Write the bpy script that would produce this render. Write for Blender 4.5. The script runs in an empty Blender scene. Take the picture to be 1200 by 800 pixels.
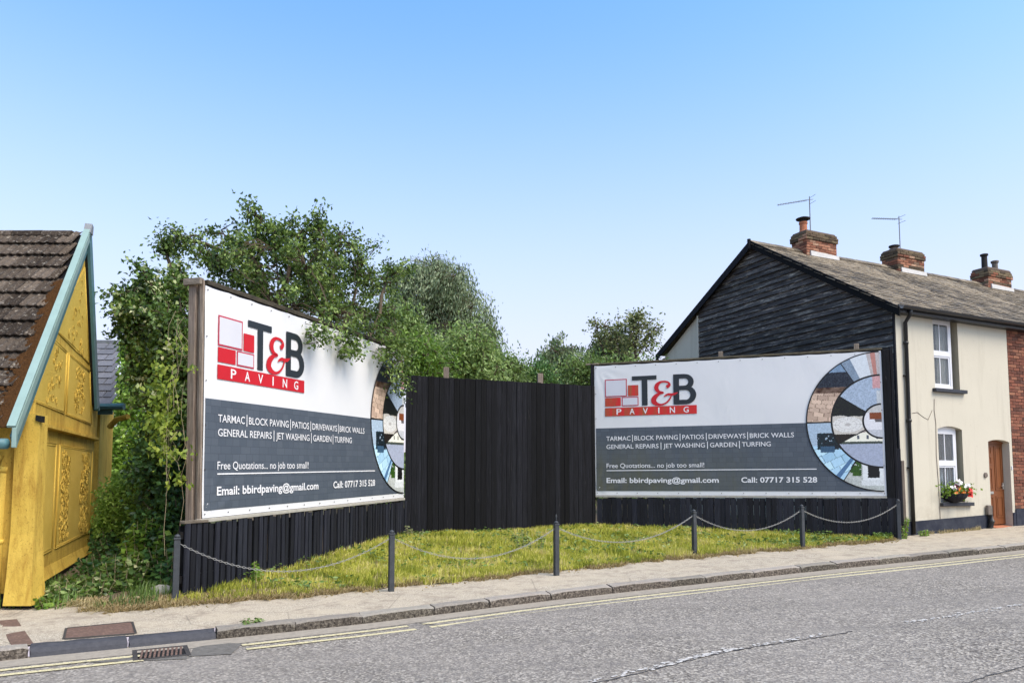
import bpy, math, random
import numpy as np
from mathutils import Vector, Matrix
random.seed(7); RNG = np.random.default_rng(11)
S = bpy.context.scene
C = S.collection
R = math.radians

# ------------------------------------------------------------------ camera
cam = bpy.data.cameras.new('camera'); co = bpy.data.objects.new('camera', cam); C.objects.link(co)
co.location = (0, 0, 1.6); co.rotation_euler = (R(90) + math.atan(.075), 0, 0)
cam.sensor_width = 36; cam.lens = 36 * 867 / 1200; cam.shift_y = 100 / 1200
cam.clip_start = .1; cam.clip_end = 6000
S.camera = co
# ------------------------------------------------------------------ sky, sun, exposure
SUN_EL, SUN_AZ = 52, 128            # azimuth clockwise from +Y (the view direction)
w = bpy.data.worlds.new('World'); S.world = w; w.use_nodes = True
nt = w.node_tree; bg = nt.nodes['Background']
sky = nt.nodes.new('ShaderNodeTexSky'); sky.sky_type = 'NISHITA'; sky.sun_disc = False
sky.sun_elevation = R(SUN_EL); sky.sun_rotation = R(SUN_AZ)
sky.air_density = 1.0; sky.dust_density = 1.6; sky.ozone_density = 1.6; sky.altitude = 0
hs = nt.nodes.new('ShaderNodeHueSaturation'); hs.inputs['Saturation'].default_value = 1.16; tn_ = nt.nodes.new('ShaderNodeMix'); tn_.data_type = 'RGBA'; tn_.blend_type = 'MULTIPLY'; tn_.inputs[0].default_value = 1; tn_.inputs[7].default_value = (.91, 1.015, 1.0, 1)
nt.links.new(sky.outputs[0], tn_.inputs[6]); nt.links.new(tn_.outputs[2], hs.inputs['Color'])
tcw = nt.nodes.new('ShaderNodeTexCoord'); sxw = nt.nodes.new('ShaderNodeSeparateXYZ'); nt.links.new(tcw.outputs['Generated'], sxw.inputs[0])
mrw = nt.nodes.new('ShaderNodeMapRange'); mrw.interpolation_type = 'SMOOTHSTEP'      # even pale haze low in the sky, all the way round
mrw.inputs[1].default_value = .62; mrw.inputs[2].default_value = .02; mrw.inputs[3].default_value = 0; mrw.inputs[4].default_value = .9; nt.links.new(sxw.outputs[2], mrw.inputs[0])
mxw = nt.nodes.new('ShaderNodeMix'); mxw.data_type = 'RGBA'; nt.links.new(mrw.outputs[0], mxw.inputs[0]); nt.links.new(hs.outputs[0], mxw.inputs[6]); mxw.inputs[7].default_value = (2.46, 2.22, 2.60, 1)
nt.links.new(mxw.outputs[2], bg.inputs[0]); bg.inputs[1].default_value = .15
sl = bpy.data.lights.new('sun', 'SUN'); so = bpy.data.objects.new('sun', sl); C.objects.link(so)
sl.energy = 1.6; sl.angle = R(34); sl.color = (1, .845, .70)
dv = Vector((math.sin(R(SUN_AZ)) * math.cos(R(SUN_EL)), math.cos(R(SUN_AZ)) * math.cos(R(SUN_EL)), math.sin(R(SUN_EL))))
so.rotation_euler = dv.to_track_quat('Z', 'Y').to_euler(); so.location = dv * 50
S.view_settings.view_transform = 'Standard'; S.view_settings.look = 'None'
S.view_settings.exposure = 1.28; S.view_settings.gamma = 1

# ------------------------------------------------------------------ materials
MATS = {}
def lin(c):
    return tuple(((v / 12.92) if v <= .04045 else ((v + .055) / 1.055) ** 2.4) for v in c)
class NT:
    def __init__(s, name, rough=.8, spec=.25):
        s.m = bpy.data.materials.new(name); s.m.use_nodes = True; s.t = s.m.node_tree
        s.b = s.t.nodes['Principled BSDF']; s.b.inputs['Roughness'].default_value = rough
        s.b.inputs['Specular IOR Level'].default_value = spec; MATS[name] = s.m
        s._co = None
    def n(s, kind, **kw):
        nd = s.t.nodes.new(kind)
        for k, v in kw.items(): setattr(nd, k, v)
        return nd
    def l(s, a, b): s.t.links.new(a, b)
    def coord(s, space='Object', scale=(1, 1, 1), rot=(0, 0, 0)):
        if space == 'World': g = s.n('ShaderNodeNewGeometry').outputs['Position']
        else: g = s.n('ShaderNodeTexCoord').outputs[space]
        mp = s.n('ShaderNodeMapping'); mp.inputs['Scale'].default_value = scale; mp.inputs['Rotation'].default_value = rot
        s.l(g, mp.inputs[0]); return mp.outputs[0]
    def noise(s, vec, scale, detail=4, rough=.6, dist=0):
        nd = s.n('ShaderNodeTexNoise'); nd.inputs['Scale'].default_value = scale; nd.inputs['Detail'].default_value = detail
        nd.inputs['Roughness'].default_value = rough; nd.inputs['Distortion'].default_value = dist
        s.l(vec, nd.inputs['Vector']); return nd.outputs['Fac']
    def vor(s, vec, scale, feature='F1', out='Distance'):
        nd = s.n('ShaderNodeTexVoronoi', feature=feature); nd.inputs['Scale'].default_value = scale
        s.l(vec, nd.inputs['Vector']); return nd.outputs[out]
    def ramp(s, fac, stops):
        r = s.n('ShaderNodeValToRGB'); e = r.color_ramp.elements
        while len(e) < len(stops): e.new(.5)
        for el, (p, c) in zip(e, stops):
            el.position = p; el.color = tuple(c) + (1,) if not isinstance(c, (int, float)) else (c, c, c, 1)
        s.l(fac, r.inputs[0]); return r.outputs[0]
    def mix(s, fac, a, b, mode='MIX'):
        m = s.n('ShaderNodeMix', data_type='RGBA', blend_type=mode)
        for sock, v in ((m.inputs[0], fac), (m.inputs[6], a), (m.inputs[7], b)):
            if hasattr(v, 'links'): s.l(v, sock)
            elif isinstance(v, (int, float)): sock.default_value = v
            else: sock.default_value = tuple(v) + (1,)
        return m.outputs[2]
    def mul(s, a, b):
        m = s.n('ShaderNodeMath', operation='MULTIPLY')
        for sock, v in ((m.inputs[0], a), (m.inputs[1], b)):
            if hasattr(v, 'links'): s.l(v, sock)
            else: sock.default_value = v
        return m.outputs[0]
    def rnd(s): return s.n('ShaderNodeObjectInfo').outputs['Random']
    def attr(s, name):
        a = s.n('ShaderNodeAttribute', attribute_name=name); return a
    def col(s, v):
        if hasattr(v, 'links'): s.l(v, s.b.inputs['Base Color'])
        else: s.b.inputs['Base Color'].default_value = tuple(v) + (1,)
    def bump(s, hgt, strength=.3, dist=.01):
        b = s.n('ShaderNodeBump'); b.inputs['Strength'].default_value = strength; b.inputs['Distance'].default_value = dist
        s.l(hgt, b.inputs['Height']); s.l(b.outputs[0], s.b.inputs['Normal'])
    def hsv_rand(s, colr, amt=.3, hue=0.0):
        h = s.n('ShaderNodeHueSaturation'); r = s.rnd()
        mr = s.n('ShaderNodeMapRange'); mr.inputs[3].default_value = 1 - amt; mr.inputs[4].default_value = 1 + amt
        s.l(r, mr.inputs[0]); s.l(mr.outputs[0], h.inputs['Value'])
        if hue:
            m2 = s.n('ShaderNodeMapRange'); m2.inputs[3].default_value = .5 - hue; m2.inputs[4].default_value = .5 + hue
            fr = s.n('ShaderNodeMath', operation='FRACT'); s.l(s.mul(r, 17.3), fr.inputs[0]); s.l(fr.outputs[0], m2.inputs[0]); s.l(m2.outputs[0], h.inputs['Hue'])
        s.l(colr, h.inputs['Color']) if hasattr(colr, 'links') else None
        if not hasattr(colr, 'links'): h.inputs['Color'].default_value = tuple(colr) + (1,)
        return h.outputs[0]

def simple(name, c, rough=.8, spec=.25, var=.12, scale=6, bump=.15, metal=0):
    t = NT(name, rough, spec); v = t.coord('World')
    f = t.noise(v, scale, 5)
    t.col(t.mix(f, [x * (1 - var * 1.6) for x in c], [min(1, x * (1 + var * 1.3)) for x in c]))
    if bump: t.bump(t.noise(v, scale * 6, 4), bump, .01)
    t.b.inputs['Metallic'].default_value = metal
    return t.m

# asphalt: worn, light aggregate chips
t = NT('asphalt', .9, .2); v = t.coord('World')
chips = t.vor(v, 52, out='Color'); sep = t.n('ShaderNodeSeparateColor'); t.l(chips, sep.inputs[0])
c1 = t.ramp(sep.outputs[0], [(0, (.030, .025, .020)), (.3, (.14, .121, .101)), (.65, (.29, .260, .220)), (1, (.68, .62, .53))])
c2 = t.ramp(t.vor(v, 34), [(0, (.36, .325, .280)), (.5, (.22, .198, .170)), (.8, (.07, .062, .054))])
cc = t.mix(.45, c1, c2)
tr_ = t.noise(t.coord('World', (.10, 1.6, 1), (0, 0, -.42)), 1.0, 4, .55); cc = t.mix(t.ramp(tr_, [(.48, 0), (.64, .5)]), cc, (.155, .14, .122))
big = t.noise(v, .55, 4, .6); cc = t.mix(t.ramp(big, [(.35, 0), (.7, 1)]), cc, t.mix(.5, cc, (.31, .28, .245)))
med = t.noise(v, 9, 4, .7); cc = t.mix(t.ramp(med, [(.45, 0), (.7, .5)]), cc, (.11, .10, .10))
t.col(cc); t.bump(t.mix(.5, t.vor(v, 52), t.noise(v, 24, 3)), .8, .015)
# gutter strip beside the kerb (sand and silt)
t = NT('gutter_silt', .95, .1); v = t.coord('World')
t.col(t.mix(t.noise(v, 14, 5, .7), (.17, .15, .125), (.42, .37, .30))); t.bump(t.noise(v, 60, 3), .5, .01)
# pavement: pinkish grey tarmac
t = NT('pavement_tarmac', .92, .15); v = t.coord('World')
c1 = t.ramp(t.noise(v, 80, 3, .8), [(.33, (.13, .105, .08)), (.5, (.38, .33, .255)), (.68, (.70, .62, .49))])
st = t.noise(t.coord('World', (1, 2.2, 1), (0, 0, -.45)), 1.2, 5, .65, .6)
c1 = t.mix(t.ramp(st, [(.4, 0), (.62, .6)]), c1, (.46, .39, .29))
c1 = t.mix(t.ramp(t.noise(v, 4.5, 5, .7), [(.50, 0), (.68, .7)]), c1, (.22, .18, .14))
cr = t.ramp(t.vor(t.mix(.12, v, t.n('ShaderNodeTexNoise').outputs['Color']), .8, 'DISTANCE_TO_EDGE'), [(0, 1), (.006, 0)])
c1 = t.mix(t.mul(cr, .45), c1, (.08, .065, .055))
t.col(c1); t.bump(t.noise(v, 60, 4, .7), .5, .01)
# kerb stone
t = NT('kerb_granite', .85, .25); v = t.coord('World')
c1 = t.ramp(t.noise(v, 38, 5, .8), [(.38, (.022, .018, .015)), (.52, (.11, .092, .072)), (.68, (.30, .265, .21))])
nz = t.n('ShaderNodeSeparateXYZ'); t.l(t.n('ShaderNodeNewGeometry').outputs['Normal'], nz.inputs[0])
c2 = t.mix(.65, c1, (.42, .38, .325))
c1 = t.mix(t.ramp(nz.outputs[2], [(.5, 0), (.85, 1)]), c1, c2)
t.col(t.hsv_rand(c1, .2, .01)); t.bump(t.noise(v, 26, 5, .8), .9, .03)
t = NT('kerb_dark', .7, .3); v = t.coord('World')
t.col(t.mix(t.noise(v, 20, 5, .7), (.022, .024, .03), (.075, .075, .085))); t.bump(t.noise(v, 50, 4), .4, .01)
# paint
for nm, a, b, th in (('yellow_line_paint', (.62, .54, .28), (.54, .48, .32), .40), ('white_line_paint', (.60, .57, .53), (.5, .48, .45), .40)):
    t = NT(nm, .8, .2); v = t.coord('World')
    cc = t.mix(t.noise(v, 10, 5, .7), a, b)
    wear = t.ramp(t.noise(v, 42, 6, .8), [(th, 1), (th + .06, 0)])
    t.col(t.mix(wear, cc, (.16, .15, .148))); t.bump(t.noise(v, 70, 3), .5, .01)
t = NT('rusty_iron', .75, .3); v = t.coord('World')
pat = t.ramp(t.vor(t.coord('World', (1, 1, 1), (0, 0, .6)), 26, 'F1'), [(.15, 0), (.5, 1)])
cc = t.mix(t.noise(v, 12, 6, .75), (.10, .055, .04), (.30, .19, .145))
t.col(t.mix(t.mul(pat, .5), cc, (.06, .04, .034))); t.bump(pat, .7, .006)
simple('patch_concrete', (.15, .14, .125), .9, .15, .35, 16, .6)
simple('dark_iron', (.05, .045, .042), .6, .4, .35, 12)
# soil / ground
t = NT('ground_soil', .95, .1); v = t.coord('World')
cc = t.mix(t.noise(v, 3, 6, .7), (.085, .062, .040), (.21, .165, .115))
cc = t.mix(t.ramp(t.noise(v, .8, 5, .6), [(.48, 0), (.62, .8)]), cc, (.055, .085, .025))
t.col(cc); t.bump(t.noise(v, 25, 5, .7), .9, .03)
t = NT('verge_soil', .95, .1); v = t.coord('World')
cc = t.mix(t.noise(v, 7, 6, .7), (.06, .05, .02), (.22, .19, .085)); t.col(cc); t.bump(t.noise(v, 25, 5, .7), .9, .03)

# wood
def wood(name, cd, cl, streak=.5, grain=(22, 22, 1.2), rough=.8, amt=.35, fleck=None):
    t = NT(name, rough, .25); v = t.coord('World', grain)
    f = t.noise(v, 1.5, 6, .7, .4)
    c = t.mix(t.ramp(f, [(.3, 0), (.75, 1)]), cd, cl)
    if fleck:
        f2 = t.noise(t.coord('World', (grain[0] * 1.2, grain[1] * 1.2, grain[2] * 1.5)), 1.1, 7, .75, 1.0)
        c = t.mix(t.ramp(f2, [(.62, 0), (.74, .85)]), c, fleck)
    t.col(t.hsv_rand(c, amt, .008)); t.bump(f, .8, .015)
    return t.m
wood('black_timber', (.0012, .0014, .0022), (.012, .0125, .0165), fleck=(.075, .07, .068), rough=.9, amt=.7)
wood('slat_timber', (.005, .0055, .009), (.022, .024, .033), fleck=(.07, .07, .072), rough=.8, amt=.5)
wood('grey_timber', (.10, .075, .055), (.33, .27, .21), grain=(30, 30, 1.5))
wood('grey_timber_flat', (.09, .075, .055), (.26, .22, .17), grain=(4, 4, 20))
wood('mossy_timber', (.03, .027, .018), (.11, .09, .06), grain=(5, 5, 14), fleck=(.09, .10, .03))
# weatherboards run along the gable: stretched along it
t = NT('black_weatherboard', .7, .3)
g = t.coord('Object', (1, 1.1, 14)); f = t.noise(g, 1.6, 7, .75, .5)
c = t.mix(t.ramp(f, [(.35, 0), (.8, 1)]), (.020, .0175, .0165), (.10, .088, .080))
f2 = t.noise(t.coord('World', (.9, .9, 7)), 1.7, 9, .82, .3)
c = t.mix(t.ramp(f2, [(.52, 0), (.63, .9)]), c, (.33, .30, .25))
t.col(t.hsv_rand(c, .4, .01)); t.bump(f, .8, .012)
simple('black_paint', (.006, .006, .008), .5, .35, .3, 8)
simple('black_plastic', (.013, .013, .014), .4, .45, .2, 8, .05)
simple('bollard_paint', (.045, .05, .056), .55, .35, .3, 14, .3)
simple('galvanised', (.42, .41, .38), .45, .5, .2, 30, .1, .6)
simple('aerial_metal', (.16, .16, .17), .5, .5, .1, 30, 0, .5)
# cream render with faint dirt and drips
def render_mat(name, c, dirt):
    t = NT(name, .88, .15); v = t.coord('World')
    cc = t.mix(t.noise(v, 1.1, 5, .6), [x * .93 for x in c], [min(.9, x * 1.05) for x in c])
    drip = t.noise(t.coord('World', (3.5, 3.5, .35)), 1.6, 6, .7, .3)
    cc = t.mix(t.ramp(drip, [(.52, 0), (.78, .38)]), cc, dirt)
    sp = t.ramp(t.noise(v, 6, 7, .8), [(.60, 0), (.72, .35)]); cc = t.mix(sp, cc, dirt)
    sz = t.n('ShaderNodeSeparateXYZ'); t.l(v, sz.inputs[0]); lo_ = t.n('ShaderNodeMapRange'); lo_.inputs[1].default_value = 1.5; lo_.inputs[2].default_value = .7; t.l(sz.outputs[2], lo_.inputs[0])
    cc = t.mix(t.mul(lo_.outputs[0], t.ramp(t.noise(v, 3, 6, .7), [(.4, 0), (.7, .6)])), cc, dirt)
    t.col(cc); t.bump(t.noise(v, 28, 5, .6), .25, .01); return t.m
render_mat('cream_render', (.53, .495, .405), (.30, .265, .205))
render_mat('shaded_reveal', (.33, .295, .215), (.2, .18, .13))  # cream render darkened: shade of the window recess put into its colour
render_mat('navy_plinth', (.022, .026, .040), (.075, .08, .095))
simple('sill_paint', (.035, .038, .048), .6, .3, .3, 12)
simple('white_upvc', (.70, .71, .74), .35, .5, .05, 5, 0)
simple('flashing_white', (.50, .49, .47), .7, .3, .15, 9)
simple('curtain', (.62, .54, .44), .9, .1, .12, 7, .1)
simple('net_curtain', (.62, .66, .66), .9, .1, .15, 7, .1)
simple('dark_interior', (.03, .03, .032), .9, .1, .2, 4, 0)
t = NT('window_glass', .04, .6); t.b.inputs['Base Color'].default_value = (.6, .66, .7, 1)
t.b.inputs['Transmission Weight'].default_value = .92; t.b.inputs['IOR'].default_value = 1.35
# door wood
t = NT('oak_door', .42, .4); f = t.noise(t.coord('World', (25, 25, 1.4)), 1.4, 6, .7, .6)
t.col(t.mix(f, (.10, .032, .010), (.25, .085, .025))); t.bump(f, .2, .004)
# brick
def brickmat(name, stops, grime):
    t = NT(name, .9, .15); v = t.coord('World')
    c = t.ramp(t.rnd(), stops); f = t.noise(v, 30, 5, .75)
    c = t.mix(t.ramp(f, [(.35, 0), (.8, .7)]), c, grime)
    t.col(c); t.bump(f, .8, .01); return t.m
brickmat('house_brick', [(0, (.07, .032, .025)), (.3, (.16, .062, .042)), (.6, (.25, .092, .058)), (.85, (.33, .15, .09)), (1, (.10, .05, .04))], (.10, .05, .038))
brickmat('chimney_brick', [(0, (.13, .055, .038)), (.3, (.27, .10, .06)), (.6, (.40, .18, .11)), (.85, (.48, .30, .20)), (1, (.13, .09, .065))], (.085, .065, .045))
brickmat('chimney_brick_dark', [(0, (.06, .045, .032)), (.4, (.12, .08, .055)), (.8, (.17, .13, .08)), (1, (.23, .17, .10))], (.07, .065, .04))
simple('mortar', (.34, .29, .235), .95, .1, .25, 20, .4)
simple('mortar_dark', (.13, .10, .08), .95, .1, .3, 20, .4)
t = NT('brick_wall_far', .9, .15); bt = t.n('ShaderNodeTexBrick'); t.l(t.coord('Object', (1, 1, 1), (R(90), 0, 0)), bt.inputs[0])
bt.inputs['Scale'].default_value = 1; bt.inputs['Brick Width'].default_value = .225; bt.inputs['Row Height'].default_value = .075; bt.inputs['Mortar Size'].default_value = .006
bt.inputs['Color1'].default_value = (.33, .10, .05, 1); bt.inputs['Color2'].default_value = (.17, .055, .035, 1); bt.inputs['Mortar'].default_value = (.22, .17, .13, 1); t.col(bt.outputs[0])
simple('terracotta', (.42, .16, .085), .8, .2, .25, 14, .3)
simple('soot_pot', (.03, .027, .026), .8, .2, .4, 14, .3)
simple('grey_pot', (.16, .135, .115), .8, .2, .4, 14, .3)
# roof slates and tiles
t = NT('roof_slate', .75, .3); v = t.coord('World')
c = t.ramp(t.rnd(), [(0, (.05, .040, .030)), (.3, (.11, .088, .062)), (.7, (.185, .148, .102)), (.93, (.27, .22, .155)), (1, (.028, .022, .017))])
c = t.mix(t.ramp(t.noise(v, 9, 6, .75), [(.48, 0), (.70, .5)]), c, (.29, .25, .17))
c = t.mix(t.ramp(t.noise(v, 14, 6, .85), [(.54, 0), (.62, .85)]), c, (.022, .019, .014))
t.col(c); t.bump(t.noise(v, 30, 5), .5, .01)
t = NT('roof_tile', .92, .12); v = t.coord('World')
c = t.ramp(t.rnd(), [(0, (.030, .022, .016)), (.5, (.078, .060, .045)), (1, (.14, .11, .084))])
c = t.mix(t.ramp(t.noise(v, 16, 6, .8), [(.56, 0), (.64, .85)]), c, (.38, .34, .28))
c = t.mix(t.ramp(t.noise(v, 24, 6, .8), [(.55, 0), (.63, .9)]), c, (.018, .014, .012))
c = t.mix(t.ramp(t.noise(v, 38, 4, .8), [(.64, 0), (.69, .9)]), c, (.5, .47, .42))
t.col(c); t.bump(t.noise(v, 24, 6, .8), .9, .02)
t = NT('moss', .98, .05); v = t.coord('World'); t.col(t.mix(t.noise(v, 22, 6, .75), (.018, .011, .006), (.115, .052, .018))); t.bump(t.noise(v, 30, 5), 1, .03)
t = NT('new_slate', .6, .3); v = t.coord('World'); t.col(t.hsv_rand(t.mix(t.noise(v, 6, 4), (.13, .13, .145), (.22, .22, .24)), .22, .01)); t.bump(t.noise(v, 30, 4), .3, .01)
# yellow lime render, grimy towards weathered patches
t = NT('yellow_render', .85, .15); v = t.coord('World')
c = t.mix(t.noise(v, 1.8, 6, .65), (.50, .325, .045), (.74, .525, .115))
gr = t.noise(t.coord('World', (5, 5, 1.3)), 1.1, 8, .75, .3)
c = t.mix(t.ramp(gr, [(.46, 0), (.70, .8)]), c, (.30, .155, .025))
c = t.mix(t.ramp(t.noise(v, 34, 6, .8), [(.57, 0), (.66, .75)]), c, (.10, .045, .010))
t.col(c); t.bump(t.mix(.5, t.noise(v, 11, 5, .6), t.noise(v, 55, 3, .6)), .45, .012)
t = NT('yellow_panel', .82, .18); v = t.coord('World')
sw = t.noise(v, 7, 3, .5, 3.5)
c = t.mix(t.noise(v, 2.2, 6, .65), (.52, .345, .05), (.75, .54, .12))
c = t.mix(t.ramp(t.noise(v, 25, 6, .8), [(.58, 0), (.68, .45)]), c, (.26, .13, .015))
t.col(c); t.bump(t.ramp(sw, [(.35, 0), (.5, 1), (.65, 0)]), .28, .01)
simple('turquoise_paint', (.24, .345, .315), .5, .4, .12, 5, .15)
simple('turquoise_dark', (.075, .175, .195), .5, .4, .15, 5, .15)
simple('lead', (.20, .21, .22), .55, .4, .2, 12, .3)
# billboard print
t = NT('vinyl_white', .45, .3); v = t.coord('World')
c = t.mix(t.noise(v, .7, 4, .6), (.63, .635, .64), (.71, .71, .71))
t.col(c); t.bump(t.noise(t.coord('Object', (.9, .9, .5)), 1.3, 4, .5, .5), .35, .06)
def slatevinyl(name, stain):
    t = NT(name, .45, .35); v = t.coord('Object', (1, 1, 1), (R(90), 0, 0))
    bt = t.n('ShaderNodeTexBrick', offset_frequency=3, squash_frequency=2, squash=.7, offset=.37); t.l(v, bt.inputs[0])
    bt.inputs['Scale'].default_value = 1; bt.inputs['Brick Width'].default_value = .21; bt.inputs['Row Height'].default_value = .105; bt.inputs['Mortar Size'].default_value = .003
    bt.inputs['Bias'].default_value = 0
    bt.inputs['Color1'].default_value = (.066, .082, .104, 1); bt.inputs['Color2'].default_value = (.083, .100, .123, 1); bt.inputs['Mortar'].default_value = (.045, .055, .073, 1)
    c = bt.outputs[0]
    if stain:
        sx = t.n('ShaderNodeSeparateXYZ'); t.l(t.coord('Object'), sx.inputs[0])
        m = t.n('ShaderNodeMapRange'); m.inputs[1].default_value = 5.2; m.inputs[2].default_value = .2; t.l(sx.outputs[0], m.inputs[0])
        f = t.mul(m.outputs[0], t.ramp(t.noise(t.coord('World', (3, 3, .6)), 1.3, 6, .7), [(.3, .15), (.65, 1)]))
        m2 = t.n('ShaderNodeMapRange'); m2.inputs[1].default_value = 1.5; m2.inputs[2].default_value = .3; t.l(sx.outputs[2], m2.inputs[0])
        f = t.mul(f, m2.outputs[0])
        c = t.mix(t.mul(f, .85), c, (.105, .10, .045))
    t.col(c); t.bump(t.noise(t.coord('Object', (.9, .9, .5)), 1.6, 4, .5, .5), .3, .05)
slatevinyl('slate_vinyl', False); slatevinyl('slate_vinyl_stained', True)
def flat(name, c, var=.08, rough=.45):
    return simple(name, c, rough, .35, var, 2.5, 0)
flat('print_red', (.50, .010, .018)); flat('print_charcoal', (.018, .024, .029)); flat('print_white', (.72, .72, .73), .03)
flat('print_pale', (.58, .58, .62), .05); flat('print_border', (.45, .03, .06))
t = NT('print_red_faded', .45, .35); f = t.noise(t.coord('World', (8, 8, .7)), 1.0, 5, .7)
t.col(t.mix(t.ramp(f, [(.45, 0), (.68, .9)]), (.56, .018, .018), (.27, .09, .028)))
t = NT('collage_print', .42, .35); a = t.attr('paint'); t.l(a.outputs['Color'], t.b.inputs['Base Color'])
# leaves: a stop list per kind
def leafmat(name, stops, trans=.35, rough=.45):
    t = NT(name, rough, .35); a = t.attr('tint')
    c = t.ramp(a.outputs['Fac'], stops); t.col(c)
    tr = t.n('ShaderNodeBsdfTranslucent'); t.l(t.mix(.35, c, (.30, .42, .03)), tr.inputs[0])
    mx = t.n('ShaderNodeMixShader'); mx.inputs[0].default_value = trans
    out = [n for n in t.t.nodes if n.type == 'OUTPUT_MATERIAL'][0]
    t.l(t.b.outputs[0], mx.inputs[1]); t.l(tr.outputs[0], mx.inputs[2]); t.l(mx.outputs[0], out.inputs[0])
    return t.m
leafmat('leaf_apple', [(0, (.016, .032, .010)), (.35, (.055, .10, .025)), (.7, (.17, .26, .06)), (1, (.40, .52, .16))])  # apple and hedge ranges widened: crown depth and highlights put into random tints
leafmat('leaf_hedge', [(0, (.016, .034, .012)), (.4, (.065, .125, .03)), (.75, (.21, .33, .08)), (1, (.62, .64, .36))])
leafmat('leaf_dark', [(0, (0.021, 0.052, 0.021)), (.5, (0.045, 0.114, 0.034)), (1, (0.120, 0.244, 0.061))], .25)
leafmat('leaf_bright', [(0, (0.062, 0.125, 0.019)), (.5, (0.150, 0.263, 0.037)), (1, (0.300, 0.450, 0.075))], .4)
leafmat('leaf_lime', [(0, (.10, .20, .03)), (.5, (.24, .40, .06)), (1, (.42, .58, .12))], .4)
leafmat('leaf_vine', [(0, (0.080, 0.130, 0.018)), (.5, (0.200, 0.280, 0.035)), (1, (0.380, 0.440, 0.070))], .4)
leafmat('leaf_willow', [(0, (0.045, 0.07, 0.035)), (.5, (0.165, 0.22, 0.115)), (1, (0.40, 0.48, 0.29))], .3)
leafmat('leaf_olive', [(0, (0.046, 0.075, 0.024)), (.5, (0.156, 0.241, 0.067)), (1, (0.338, 0.452, 0.149))], .3)
leafmat('leaf_russet', [(0, (.07, .07, .03)), (.5, (.17, .20, .08)), (1, (.34, .36, .17))], .3)
leafmat('grass_blade', [(0, (.075, .085, .015)), (.25, (.20, .235, .03)), (.6, (.50, .50, .065)), (.85, (.70, .64, .15)), (1, (.72, .60, .29))], .4, .6)
leafmat('dry_grass', [(0, (0.160, 0.090, 0.040)), (.5, (0.340, 0.250, 0.120)), (1, (0.550, 0.460, 0.260))], .25, .8)
simple('bark', (.10, .078, .055), .9, .1, .35, 14, .8)
simple('stem_tan', (.33, .27, .17), .85, .15, .25, 14, .3)
simple('white_bits', (.38, .36, .31), .9, .1, .2, 14, .3)
flat('petal_red', (.62, .03, .02)); flat('petal_orange', (.80, .22, .02)); flat('petal_white', (.80, .76, .74)); flat('petal_purple', (.16, .02, .05))
simple('wicker', (.022, .022, .028), .8, .2, .4, 30, .6)

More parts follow.
